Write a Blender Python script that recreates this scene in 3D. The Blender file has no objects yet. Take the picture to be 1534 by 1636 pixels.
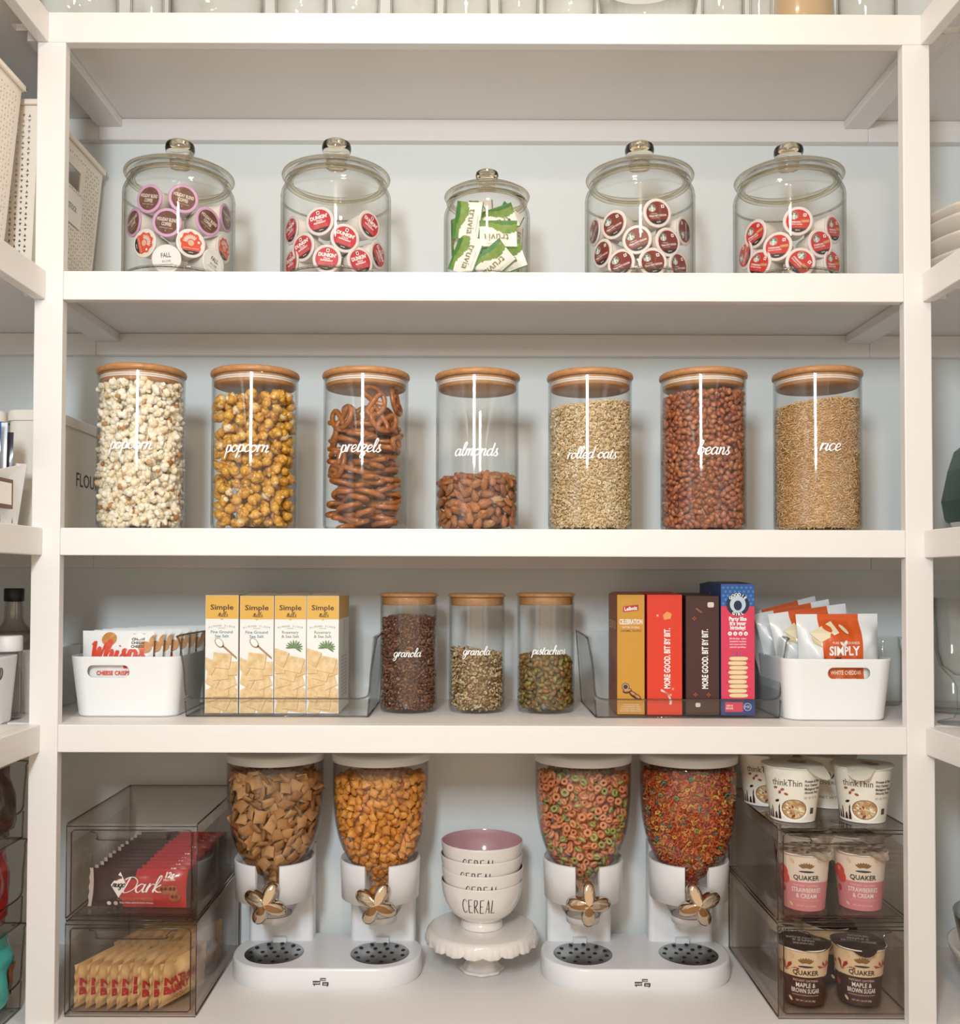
import bpy, math, random
import numpy as np
from mathutils import Matrix, Vector, noise
R = random.Random(7)
PI = math.pi
SC = bpy.context.scene
COL = SC.collection

# ------------------------------------------------------------------ camera
F_PX, CX, CY = 1550.0, 750.0, 890.0
PITCH, ROLL = math.atan(35.0 / 1550.0), math.radians(0.17)
CAM = Vector((0.0, -1.55, 1.40))
CROT = Matrix.Rotation(math.radians(90) + PITCH, 3, 'X') @ Matrix.Rotation(ROLL, 3, 'Z')
cd = bpy.data.cameras.new('camera')
cam = bpy.data.objects.new('camera', cd)
COL.objects.link(cam)
cam.matrix_world = Matrix.Translation(CAM) @ CROT.to_4x4()
cd.sensor_width = 36.0
cd.lens = F_PX / 1636.0 * 36.0
cd.shift_x = (767.0 - CX) / 1636.0
cd.shift_y = (CY - 818.0) / 1636.0
cd.clip_start = 0.02
SC.camera = cam

# ------------------------------------------------------------------ light and exposure
SC.view_settings.view_transform = 'Standard'
SC.view_settings.look = 'None'
SC.view_settings.exposure = 0.14
SC.view_settings.gamma = 1.0
SC.view_settings.use_curve_mapping = False
SC.cycles.transparent_max_bounces = 40
SC.cycles.max_bounces = 9
SC.cycles.transmission_bounces = 8
SC.cycles.glossy_bounces = 4
SC.cycles.diffuse_bounces = 4
SC.cycles.sample_clamp_indirect = 4.0
wd = bpy.data.worlds.new('world')
SC.world = wd
wd.use_nodes = True
bgn = wd.node_tree.nodes['Background']
bgn.inputs[0].default_value = (1.0, 0.79, 0.56, 1)
bgn.inputs[1].default_value = 0.95


def area(name, loc, target, sx, sy, power, col, shape='RECTANGLE'):
    l = bpy.data.lights.new(name, 'AREA')
    l.shape = shape
    l.size, l.size_y = sx, sy
    l.energy = power
    l.color = col
    o = bpy.data.objects.new(name, l)
    COL.objects.link(o)
    o.location = loc
    o.rotation_euler = (Vector(target) - Vector(loc)).to_track_quat('-Z', 'Y').to_euler()
    return o


area('window_daylight', (-0.30, -1.92, 2.01), (0.05, 0.3, 0.70), 0.20, 0.40, 24.5, (0.82, 0.93, 1.0))
area('ceiling_downlight', (0.05, -0.52, 2.72), (0.05, -0.40, 1.0), 0.14, 0.14, 3.6, (1.0, 0.76, 0.55), 'DISK')
area('ceiling_downlight', (0.0, -1.9, 2.72), (0.0, -0.6, 1.2), 0.16, 0.16, 8.0, (1.0, 0.77, 0.56), 'DISK')


# ------------------------------------------------------------------ measuring helpers
def PW(px, py, Y):
    d = CROT @ Vector(((px - CX) / F_PX, -(py - CY) / F_PX, -1.0))
    k = (Y - CAM.y) / d.y
    return CAM.x + d.x * k, CAM.z + d.z * k


CINV = CROT.transposed()


def project(X, Y, Z):
    v = CINV @ (Vector((X, Y, Z)) - CAM)
    return CX + F_PX * v.x / -v.z, CY - F_PX * v.y / -v.z


def X_at(px, Y, Z):
    X = (px - 750) / 1000.0
    for _ in range(5):
        X += (px - project(X, Y, Z)[0]) / F_PX * (Y - CAM.y)
    return X


# shelf tops, measured on the front plane Y = 0
ZT = [PW(760, v, 0)[1] for v in (22, 434.5, 845, 1159.5)] + [0.0]
ZT[4] = PW(760, 1640, 0)[1]
ZB = [PW(760, v, 0)[1] for v in (70, 480.5, 889, 1204)]
S1, S2, S3, S4, S5 = ZT
DEPTH = 0.34


# ------------------------------------------------------------------ materials
def lin(c):
    if isinstance(c, str):
        c = tuple(int(c[i:i + 2], 16) / 255 for i in (0, 2, 4))
    return tuple(v / 12.92 if v <= 0.04045 else ((v + 0.055) / 1.055) ** 2.4 for v in c)


MC = {}


def mat(name, col, rough=0.5, metal=0.0, bump=None, noise_c=None, coat=0.0, spec=0.5, trans=0.0):
    if name in MC:
        return MC[name]
    m = bpy.data.materials.new(name)
    m.use_nodes = True
    nt = m.node_tree
    b = nt.nodes['Principled BSDF']
    c = lin(col)
    b.inputs['Base Color'].default_value = (*c, 1)
    b.inputs['Roughness'].default_value = rough
    b.inputs['Metallic'].default_value = metal
    b.inputs['Coat Weight'].default_value = coat
    b.inputs['Specular IOR Level'].default_value = spec
    if trans:
        b.inputs['Transmission Weight'].default_value = trans
    if noise_c or bump:
        tc = nt.nodes.new('ShaderNodeTexCoord')
    if noise_c:      # (second colour, scale, stretch)
        n = nt.nodes.new('ShaderNodeTexNoise')
        n.inputs['Scale'].default_value = noise_c[1]
        n.inputs['Detail'].default_value = 4
        mp = nt.nodes.new('ShaderNodeMapping')
        mp.inputs['Scale'].default_value = noise_c[2] if len(noise_c) > 2 else (1, 1, 1)
        nt.links.new(tc.outputs['Object'], mp.inputs[0])
        nt.links.new(mp.outputs[0], n.inputs['Vector'])
        r = nt.nodes.new('ShaderNodeValToRGB')
        r.color_ramp.elements[0].position, r.color_ramp.elements[1].position = 0.35, 0.65
        r.color_ramp.elements[0].color = (*c, 1)
        r.color_ramp.elements[1].color = (*lin(noise_c[0]), 1)
        nt.links.new(n.outputs['Fac'], r.inputs[0])
        nt.links.new(r.outputs[0], b.inputs['Base Color'])
    if bump:         # (scale, strength, stretch)
        n = nt.nodes.new('ShaderNodeTexNoise')
        n.inputs['Scale'].default_value = bump[0]
        n.inputs['Detail'].default_value = 5
        mp = nt.nodes.new('ShaderNodeMapping')
        mp.inputs['Scale'].default_value = bump[2] if len(bump) > 2 else (1, 1, 1)
        nt.links.new(tc.outputs['Object'], mp.inputs[0])
        nt.links.new(mp.outputs[0], n.inputs['Vector'])
        bn = nt.nodes.new('ShaderNodeBump')
        bn.inputs['Strength'].default_value = bump[1]
        bn.inputs['Distance'].default_value = 0.002
        nt.links.new(n.outputs['Fac'], bn.inputs['Height'])
        nt.links.new(bn.outputs[0], b.inputs['Normal'])
    MC[name] = m
    return m


def clear(name, col, edge, refl=0.04, rough=0.01, power=3.0, rmax=0.8):
    """thin clear wall: lets light through, reflects more at grazing angles, thicker glass towards the outline"""
    m = bpy.data.materials.new(name)
    m.use_nodes = True
    nt = m.node_tree
    nt.nodes.clear()
    out = nt.nodes.new('ShaderNodeOutputMaterial')
    mix = nt.nodes.new('ShaderNodeMixShader')
    tr = nt.nodes.new('ShaderNodeBsdfTransparent')
    gl = nt.nodes.new('ShaderNodeBsdfGlossy')
    gl.inputs['Roughness'].default_value = rough
    lw = nt.nodes.new('ShaderNodeLayerWeight')
    lw.inputs['Blend'].default_value = 0.5

    def mth(op, a, bval):
        n = nt.nodes.new('ShaderNodeMath')
        n.operation = op
        nt.links.new(a, n.inputs[0])
        n.inputs[1].default_value = bval
        return n.outputs[0]
    p5 = mth('POWER', lw.outputs['Facing'], 5.0)
    f = mth('ADD', mth('MULTIPLY', p5, rmax), refl)
    nt.links.new(f, mix.inputs[0])
    pc = mth('POWER', lw.outputs['Facing'], power)
    mc = nt.nodes.new('ShaderNodeMix')
    mc.data_type = 'RGBA'
    mc.inputs[6].default_value = (*col, 1)
    mc.inputs[7].default_value = (*edge, 1)
    nt.links.new(pc, mc.inputs[0])
    nt.links.new(mc.outputs[2], tr.inputs[0])
    nt.links.new(tr.outputs[0], mix.inputs[1])
    nt.links.new(gl.outputs[0], mix.inputs[2])
    nt.links.new(mix.outputs[0], out.inputs[0])
    return m


def piece_mat(name, cols, rough=0.5, spot=None, coat=0.0, const=False, bump=None):
    """one colour per piece out of a ramp, by a random number per copy and per loose piece"""
    m = bpy.data.materials.new(name)
    m.use_nodes = True
    nt = m.node_tree
    b = nt.nodes['Principled BSDF']
    b.inputs['Roughness'].default_value = rough
    b.inputs['Coat Weight'].default_value = coat
    oi = nt.nodes.new('ShaderNodeObjectInfo')
    ge = nt.nodes.new('ShaderNodeNewGeometry')
    ad = nt.nodes.new('ShaderNodeMath')
    ad.operation = 'ADD'
    fr = nt.nodes.new('ShaderNodeMath')
    fr.operation = 'FRACT'
    nt.links.new(oi.outputs['Random'], ad.inputs[0])
    nt.links.new(ge.outputs['Random Per Island'], ad.inputs[1])
    nt.links.new(ad.outputs[0], fr.inputs[0])
    r = nt.nodes.new('ShaderNodeValToRGB')
    cr = r.color_ramp
    cr.interpolation = 'CONSTANT' if const else 'LINEAR'
    while len(cr.elements) < len(cols):
        cr.elements.new(0.5)
    for i, (p, c) in enumerate(cols):
        cr.elements[i].position = p
        cr.elements[i].color = (*lin(c), 1)
    nt.links.new(fr.outputs[0], r.inputs[0])
    last = r.outputs[0]
    tc = nt.nodes.new('ShaderNodeTexCoord')
    if spot:         # (colour, scale, low, high)
        n = nt.nodes.new('ShaderNodeTexNoise')
        n.inputs['Scale'].default_value = spot[1]
        n.inputs['Detail'].default_value = 3
        nt.links.new(tc.outputs['Object'], n.inputs['Vector'])
        r2 = nt.nodes.new('ShaderNodeValToRGB')
        r2.color_ramp.elements[0].position, r2.color_ramp.elements[1].position = spot[2], spot[3]
        nt.links.new(n.outputs['Fac'], r2.inputs[0])
        mx = nt.nodes.new('ShaderNodeMix')
        mx.data_type = 'RGBA'
        nt.links.new(r2.outputs[0], mx.inputs[0])
        nt.links.new(last, mx.inputs[6])
        mx.inputs[7].default_value = (*lin(spot[0]), 1)
        last = mx.outputs[2]
    nt.links.new(last, b.inputs['Base Color'])
    if bump:
        n = nt.nodes.new('ShaderNodeTexNoise')
        n.inputs['Scale'].default_value = bump[0]
        nt.links.new(tc.outputs['Object'], n.inputs['Vector'])
        bn = nt.nodes.new('ShaderNodeBump')
        bn.inputs['Strength'].default_value = bump[1]
        bn.inputs['Distance'].default_value = 0.001
        nt.links.new(n.outputs['Fac'], bn.inputs['Height'])
        nt.links.new(bn.outputs[0], b.inputs['Normal'])
    return m


def ink(hexcol, rough=0.45):
    return mat('print_' + hexcol, hexcol, rough)


PAINT = mat('white_paint', 'E8E4E1', 0.42, bump=(9, 0.25, (1, 1, 9)))
PAINTW = mat('wall_paint', 'E3E7E7', 0.6, bump=(60, 0.15))
GLASS = clear('jar_glass', (0.99, 0.99, 0.985), (0.32, 0.30, 0.22), refl=0.035, power=4.5)
CANGLASS = clear('canister_glass', (0.99, 0.99, 0.985), (0.55, 0.57, 0.55), refl=0.045, rough=0.05, power=4.5)
ACRYL = clear('clear_acrylic', (0.985, 0.985, 0.98), (0.85, 0.85, 0.83), refl=0.03, power=5)
ACRYL_E = clear('clear_acrylic_edge', (0.55, 0.55, 0.54), (0.20, 0.20, 0.20), refl=0.1)
SMOKE = clear('smoky_acrylic', (0.97, 0.948, 0.93), (0.80, 0.75, 0.71), refl=0.03, power=5)
SMOKE_E = clear('smoky_acrylic_edge', (0.50, 0.43, 0.39), (0.2, 0.16, 0.14), refl=0.12)
HOPPER = clear('hopper_plastic', (0.985, 0.975, 0.97), (0.62, 0.57, 0.56), refl=0.04, power=4)
LIDGLASS = mat('pressed_glass', 'F1EBDC', 0.0, trans=1.0)
SEAL = mat('silicone_seal', 'E7DDD5', 0.4)
WOOD = mat('bamboo', 'BC8A58', 0.4, noise_c=('AA7649', 30, (1, 9, 9)))
WPLASTIC = mat('white_plastic', 'E6E7EA', 0.28, coat=0.2)
BIN = mat('bin_plastic', 'EDEFF0', 0.4)
CERAMIC = mat('white_ceramic', 'E6E0DB', 0.16, coat=0.5)
PINKGLAZE = mat('pink_glaze', 'C99BA0', 0.15, coat=0.5)
CHROME = mat('gold_chrome', 'CDBBA6', 0.06, metal=1.0)
STEEL = mat('brushed_steel', '9A9EA1', 0.3, metal=1.0)
BLACK = mat('black_ink', '1E1A18', 0.5)
WHITE = mat('white_ink', 'F4F2EF', 0.5)
LETTER = mat('white_vinyl', 'FAFAF8', 0.4)


# ------------------------------------------------------------------ mesh collecting
class MB:
    def __init__(self):
        self.v, self.f, self.m, self.mats, self.sm = [], [], [], [], []
        self.T = None

    def mi(self, m):
        if m not in self.mats:
            self.mats.append(m)
        return self.mats.index(m)

    def add(self, vs, fs, m, smooth=False):
        o = len(self.v)
        if self.T is not None:
            vs = [self.T @ Vector(p) for p in vs]
        self.v += [tuple(p) for p in vs]
        i = self.mi(m)
        for f in fs:
            self.f.append(tuple(k + o for k in f))
            self.m.append(i)
            self.sm.append(smooth)

    def box(self, x0, x1, y0, y1, z0, z1, m):
        vs = [(x, y, z) for z in (z0, z1) for y in (y0, y1) for x in (x0, x1)]
        self.add(vs, [(0, 2, 3, 1), (4, 5, 7, 6), (0, 1, 5, 4), (2, 6, 7, 3), (0, 4, 6, 2), (1, 3, 7, 5)], m)

    def lathe(self, prof, n, m, c=(0, 0, 0), smooth=True, a0=0.0, a1=2 * PI, sx=1.0, sy=1.0):
        full = abs(a1 - a0 - 2 * PI) < 1e-6
        na = n if full else n + 1
        vs = []
        for r, z in prof:
            for i in range(na):
                a = a0 + (a1 - a0) * i / n
                vs.append((c[0] + r * math.sin(a) * sx, c[1] - r * math.cos(a) * sy, c[2] + z))
        fs = []
        for j in range(len(prof) - 1):
            for i in range(n):
                k = (i + 1) % na
                fs.append((j * na + i, j * na + k, (j + 1) * na + k, (j + 1) * na + i))
        self.add(vs, fs, m, smooth)

    def disc(self, r, z, n, m, c=(0, 0, 0), up=True):
        vs = [(c[0] + r * math.sin(2 * PI * i / n), c[1] - r * math.cos(2 * PI * i / n), c[2] + z) for i in range(n)]
        self.add(vs, [tuple(range(n)) if up else tuple(range(n - 1, -1, -1))], m)

    def tube(self, pts, r, n, m, closed=False, cap=True, smooth=True):
        pts = [Vector(p) for p in pts]
        N = len(pts)
        vs, fs = [], []
        up = Vector((0.13, 0.21, 1)).normalized()
        for i, p in enumerate(pts):
            a = pts[(i - 1) % N] if (closed or i > 0) else p
            b = pts[(i + 1) % N] if (closed or i < N - 1) else p
            t = (b - a).normalized()
            s = t.cross(up)
            if s.length < 1e-3:
                s = t.cross(Vector((1, 0, 0)))
            s.normalize()
            u = s.cross(t)
            rr = r[i] if isinstance(r, (list, tuple)) else r
            for k in range(n):
                a_ = 2 * PI * k / n
                vs.append(p + (s * math.cos(a_) + u * math.sin(a_)) * rr)
        for i in range(N if closed else N - 1):
            for k in range(n):
                j = (i + 1) % N
                fs.append((i * n + k, i * n + (k + 1) % n, j * n + (k + 1) % n, j * n + k))
        if cap and not closed:
            fs.append(tuple(range(n - 1, -1, -1)))
            fs.append(tuple((N - 1) * n + k for k in range(n)))
        self.add(vs, fs, m, smooth)

    def prism(self, rings, m, cap0=True, cap1=True, smooth=False):
        """rings: list of (outline of 2-D points, z)"""
        n = len(rings[0][0])
        vs = [(x, y, z) for o, z in rings for x, y in o]
        fs = []
        for j in range(len(rings) - 1):
            for i in range(n):
                k = (i + 1) % n
                fs.append((j * n + i, j * n + k, (j + 1) * n + k, (j + 1) * n + i))
        self.add(vs, fs, m, smooth)
        if cap0:
            self.add(vs[:n], [tuple(range(n - 1, -1, -1))], m)
        if cap1:
            self.add(vs[-n:], [tuple(range(n))], m)

    # flat prints: fn maps (u, v, lift) to 3-D
    def poly2(self, pts, fn, m, lift=0.0003):
        self.add([fn(u, v, lift) for u, v in pts], [tuple(range(len(pts)))], m)

    def rect2(self, u0, u1, v0, v1, fn, m, lift=0.0003, n=1):
        vs, fs = [], []
        for i in range(n + 1):
            u = u0 + (u1 - u0) * i / n
            vs += [fn(u, v0, lift), fn(u, v1, lift)]
        for i in range(n):
            fs.append((2 * i, 2 * i + 2, 2 * i + 3, 2 * i + 1))
        self.add(vs, fs, m)

    def ell2(self, u, v, a, b, fn, m, lift=0.0003, rot=0.0, n=20, squ=1.0):
        ps = []
        c, s = math.cos(rot), math.sin(rot)
        for i in range(n):
            t = 2 * PI * i / n
            x, y = math.cos(t), math.sin(t)
            if squ != 1.0:
                x = math.copysign(abs(x) ** squ, x)
                y = math.copysign(abs(y) ** squ, y)
            x, y = x * a, y * b
            ps.append((u + x * c - y * s, v + x * s + y * c))
        cen = fn(u, v, lift)
        vs = [fn(p, q, lift) for p, q in ps] + [cen]
        self.add(vs, [(i, (i + 1) % n, n) for i in range(n)], m)

    def text(self, s, u, v, h, fn, m, lift=0.0005, xs=1.0, bold=0.0, align='C', rot=0.0, shear=0.0, width=None, font=None):
        V, Fc = text_geo(s, bold)
        if not len(V):
            return
        w = V[:, 0].max() - V[:, 0].min()
        x0 = V[:, 0].min()
        k = h / 0.70
        if width:
            xs = width / (w * k)
        off = {'C': -w / 2, 'L': 0, 'R': -w}[align]
        c, sn = math.cos(rot), math.sin(rot)
        out = []
        for x, y in V:
            X = (x - x0 + off + y * shear) * k * xs
            Y = (y - 0.35) * k
            out.append(fn(u + X * c - Y * sn, v + X * sn + Y * c, lift))
        self.add(out, Fc, m)

    def script(self, s, u, v, h, fn, m, lift=0.0004, wt=0.12, align='C', shear=0.28, rot=0.0, xs=1.0):
        """connected brush lettering; h is the x-height"""
        strokes, x = [], 0.0
        for ch in s:
            if ch == ' ':
                x += 0.6
                continue
            g, adv = GLYPH[ch]
            for st in g:
                strokes.append([(p[0] + x, p[1]) for p in st])
            x += adv
        off = {'C': -x / 2, 'L': 0}[align]
        c, sn = math.cos(rot), math.sin(rot)
        for st in strokes:
            pts = catmull(st, 7) if len(st) > 2 else [(st[0][0] + (st[1][0] - st[0][0]) * q / 8, st[0][1] + (st[1][1] - st[0][1]) * q / 8) for q in range(9)]
            n = len(pts)
            L, Rr = [], []
            for i in range(n):
                a, b = pts[max(i - 1, 0)], pts[min(i + 1, n - 1)]
                dx, dy = b[0] - a[0], b[1] - a[1]
                l = math.hypot(dx, dy) or 1
                nx, ny = -dy / l, dx / l
                w = wt * (0.62 + 0.55 * max(0.0, -dy / l)) * (0.75 if i in (0, n - 1) else 1)
                L.append((pts[i][0] + nx * w, pts[i][1] + ny * w))
                Rr.append((pts[i][0] - nx * w, pts[i][1] - ny * w))
            vs = []
            for q in L + Rr:
                X = (q[0] + off + q[1] * shear) * h * xs
                Y = (q[1] - 0.5) * h
                vs.append(fn(u + X * c - Y * sn, v + X * sn + Y * c, lift))
            self.add(vs, [(i, i + 1, n + i + 1, n + i) for i in range(n - 1)], m)

    def obj(self, name, parent=None, bevel=0.0, seg=2, loc=None, fixn=False, wn=False):
        me = bpy.data.meshes.new(name)
        me.from_pydata(self.v, [], self.f)
        for m in self.mats:
            me.materials.append(m)
        me.polygons.foreach_set('material_index', self.m)
        me.polygons.foreach_set('use_smooth', self.sm)
        me.update()
        if fixn:
            import bmesh
            bm = bmesh.new()
            bm.from_mesh(me)
            bmesh.ops.recalc_face_normals(bm, faces=bm.faces)
            bm.to_mesh(me)
            bm.free()
        o = bpy.data.objects.new(name, me)
        COL.objects.link(o)
        if parent:
            o.parent = parent
        if loc:
            o.location = loc
        if bevel:
            b = o.modifiers.new('bevel', 'BEVEL')
            b.width = bevel
            b.segments = seg
            b.limit_method = 'ANGLE'
            b.angle_limit = math.radians(40)
        if wn:
            o.modifiers.new('wn', 'WEIGHTED_NORMAL')
        return o


def catmull(P, n, closed=False):
    out = []
    N = len(P)
    rng = range(N) if closed else range(N - 1)
    for i in rng:
        if closed:
            p0, p1, p2, p3 = P[(i - 1) % N], P[i], P[(i + 1) % N], P[(i + 2) % N]
        else:
            p0, p1, p2, p3 = P[max(i - 1, 0)], P[i], P[i + 1], P[min(i + 2, N - 1)]
        for k in range(n):
            t = k / n
            out.append(tuple(0.5 * (2 * b + (c - a) * t + (2 * a - 5 * b + 4 * c - d) * t * t + (3 * b - a - 3 * c + d) * t ** 3)
                             for a, b, c, d in zip(p0, p1, p2, p3)))
    if not closed:
        out.append(tuple(P[-1]))
    return out


_TG = {}


def text_geo(s, bold=0.0):
    key = (s, bold)
    if key in _TG:
        return _TG[key]
    cu = bpy.data.curves.new('t', 'FONT')
    cu.body = s
    cu.size = 1.0
    cu.resolution_u = 2
    cu.offset = bold
    o = bpy.data.objects.new('t', cu)
    COL.objects.link(o)
    dg = bpy.context.evaluated_depsgraph_get()
    me = bpy.data.meshes.new_from_object(o.evaluated_get(dg))
    V = np.array([(v.co.x, v.co.y) for v in me.vertices]) if len(me.vertices) else np.zeros((0, 2))
    Fc = [tuple(p.vertices) for p in me.polygons]
    bpy.data.objects.remove(o)
    bpy.data.curves.remove(cu)
    bpy.data.meshes.remove(me)
    _TG[key] = (V, Fc)
    return V, Fc


GLYPH = {
    'a': ([[(.78, .82), (.48, 1), (.12, .7), (.1, .25), (.38, 0), (.68, .4), (.82, .98)], [(.82, .98), (.76, .3), (.9, .02), (1.15, .25)]], 1.05),
    'b': ([[(0, .2), (.38, 1.2), (.46, 1.8), (.27, 1.95), (.16, 1.3), (.15, .3), (.42, 0), (.78, .3), (.74, .8), (.5, .98), (.25, .6)], [(.76, .75), (.95, .8), (1.05, .7)]], .98),
    'c': ([[(.76, .78), (.52, 1), (.16, .75), (.1, .3), (.4, 0), (.9, .3)]], .82),
    'd': ([[(.78, .82), (.48, 1), (.12, .7), (.1, .25), (.38, 0), (.68, .4), (.9, 1.9)], [(.9, 1.9), (.76, .3), (.9, .02), (1.15, .25)]], 1.05),
    'e': ([[(.1, .42), (.5, .5), (.68, .8), (.45, 1), (.14, .7), (.15, .2), (.45, 0), (.9, .3)]], .82),
    'g': ([[(.78, .82), (.48, 1), (.12, .7), (.1, .25), (.38, 0), (.68, .4), (.82, .98)], [(.82, .98), (.76, -.4), (.4, -.9), (.12, -.62), (.5, -.15), (1.1, .3)]], 1.02),
    'h': ([[(0, .2), (.38, 1.2), (.46, 1.8), (.27, 1.95), (.16, 1.2), (.12, 0)], [(.12, 0), (.28, .7), (.56, 1), (.7, .75), (.64, .2), (.8, 0), (1.05, .25)]], .97),
    'i': ([[(0, .2), (.25, .98)], [(.25, .98), (.18, .25), (.33, 0), (.58, .25)], [(.34, 1.38), (.37, 1.48)]], .5),
    'l': ([[(0, .2), (.36, 1.0), (.5, 1.7), (.32, 1.95), (.18, 1.4), (.15, .4), (.34, 0), (.62, .25)]], .52),
    'm': ([[(.05, .85), (.18, .95), (.12, 0)], [(.12, 0), (.28, .7), (.5, 1), (.6, .75), (.54, 0)], [(.54, 0), (.7, .7), (.92, 1), (1.05, .75), (.98, .2), (1.12, 0), (1.35, .25)]], 1.28),
    'n': ([[(.05, .85), (.18, .95), (.12, 0)], [(.12, 0), (.28, .7), (.56, 1), (.7, .75), (.64, .2), (.8, 0), (1.05, .25)]], .97),
    'o': ([[(.5, 1), (.16, .75), (.1, .3), (.4, 0), (.76, .3), (.74, .8), (.46, .98), (.6, .8), (.95, .85)]], .92),
    'p': ([[(0, .3), (.24, 1.05), (.16, -.2), (.08, -.85)], [(.16, .1), (.3, .75), (.58, 1), (.8, .7), (.72, .2), (.42, 0), (.2, .2)], [(.7, .15), (.9, .1), (1.02, .25)]], .97),
    'r': ([[(.02, .3), (.2, 1.08), (.14, 0)], [(.14, .2), (.3, .75), (.5, 1), (.68, .9)]], .68),
    's': ([[(.0, .2), (.4, .85), (.5, 1.08), (.34, .98), (.42, .6), (.62, .3), (.4, 0), (.1, .12)], [(.45, 0), (.8, .3)]], .68),
    't': ([[(0, .2), (.36, 1.55)], [(.36, 1.55), (.2, .4), (.36, 0), (.66, .25)], [(.05, 1.0), (.6, 1.05)]], .58),
    'z': ([[(.08, .85), (.35, 1), (.68, .9), (.4, .45), (.1, .05), (.45, .05), (.7, -.3), (.4, -.85), (.15, -.6), (.5, -.1), (.95, .3)]], .82),
    'D': ([[(.35, 1.75), (.22, .9), (.1, .05), (.55, 0), (1.15, .5), (1.2, 1.3), (.75, 1.75), (.2, 1.7), (-.1, 1.45)]], 1.25),
    'k': ([[(0, .2), (.38, 1.2), (.46, 1.8), (.27, 1.95), (.16, 1.2), (.12, 0)], [(.7, .95), (.2, .45), (.55, .1), (.95, .1)]], .9),
    'M': ([[(0, .1), (.25, 1.0), (.4, 1.5), (.42, .1)], [(.42, .1), (.7, 1.5), (.78, .1), (.98, .25)]], 1.0),
    'W': ([[(-.1, 1.5), (.1, 1.75), (.25, .05), (.6, 1.3), (.75, .05), (1.15, 1.75)]], 1.2),
    'v': ([[(0, .9), (.15, 1), (.3, .05), (.65, 1)]], .7),
    'u': ([[(.1, 1), (.1, .2), (.35, 0), (.65, .3), (.7, 1)], [(.7, 1), (.7, .2), (.85, 0), (1.05, .25)]], .95),
}


def tag(o, label=None, cat=None, group=None, kind=None):
    if label:
        o['label'] = label
    if cat:
        o['category'] = cat
    if group:
        o['group'] = group
    if kind:
        o['kind'] = kind
    return o


def empty(name, loc, label=None, cat=None, group=None, rz=0.0):
    o = bpy.data.objects.new(name, None)
    o.empty_display_size = 0.02
    COL.objects.link(o)
    o.location = loc
    o.rotation_euler.z = rz
    return tag(o, label, cat, group)


def copy_tree(o, parent=None):
    c = o.copy()
    COL.objects.link(c)
    if parent:
        c.parent = parent
    for ch in list(o.children):
        copy_tree(ch, c)
    return c


def rrect(w, d, r, n=6, cx=0.0, cy=0.0):
    pts = []
    for sx, sy, a in ((1, -1, -PI / 2), (1, 1, 0), (-1, 1, PI / 2), (-1, -1, PI)):
        for i in range(n + 1):
            t = a + PI / 2 * i / n
            pts.append((cx + sx * (w / 2 - r) + r * math.cos(t), cy + sy * (d / 2 - r) + r * math.sin(t)))
    return pts


def f_front(x0, y0, z0):
    return lambda u, v, l: (x0 + u, y0 - l, z0 + v)


def f_cyl(Rr, a0=0.0, z0=0.0, c=(0, 0), slope=0.0):
    def fn(u, v, l):
        r = Rr + slope * v
        a = a0 + u / Rr
        return (c[0] + (r + l) * math.sin(a), c[1] - (r + l) * math.cos(a), z0 + v)
    return fn


# ================================================================== the room
def structure(name, mb, **k):
    return tag(mb.obj(name, **k), kind='structure')


XL, XR, YB, YF = -1.16, 1.22, DEPTH, -2.6
mb = MB(); mb.box(XL - .1, XR + .1, YB, YB + .1, 0, 2.75, PAINTW); structure('wall_back', mb)
mb = MB(); mb.box(XL - .1, XL, YF, YB, 0, 2.75, PAINTW); structure('wall_left', mb)
mb = MB(); mb.box(XR, XR + .1, YF, YB, 0, 2.75, PAINTW); structure('wall_right', mb)
mb = MB(); mb.box(XL - .1, XR + .1, YF, YB + .1, -.1, 0, mat('floor_oak', 'B08A62', 0.5, noise_c=('9C7650', 6, (1, 8, 1)))); structure('floor', mb)
mb = MB(); mb.box(XL - .1, XR + .1, YF, YB + .1, 2.75, 2.85, mat('ceiling_paint', 'F0ECE6', 0.7)); structure('ceiling', mb)

# ================================================================== built-in shelving
PXL0, PXL1 = PW(57, 300, 0)[0], PW(102.5, 300, 0)[0]
PXR0, PXR1 = PW(1443.5, 300, 0)[0], PW(1487, 300, 0)[0]
shelv = empty('shelving_unit', (0.03, 0.15, 0), 'white painted built-in shelving between the two posts, carrying jars and cereal dispensers', 'shelving')


def part(name, mb, parent, bevel=0.0015, **k):
    o = mb.obj(name, None, bevel=bevel, **k)
    o.parent = parent
    o.matrix_parent_inverse = Matrix.Translation(-Vector(parent.location))
    return o


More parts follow.
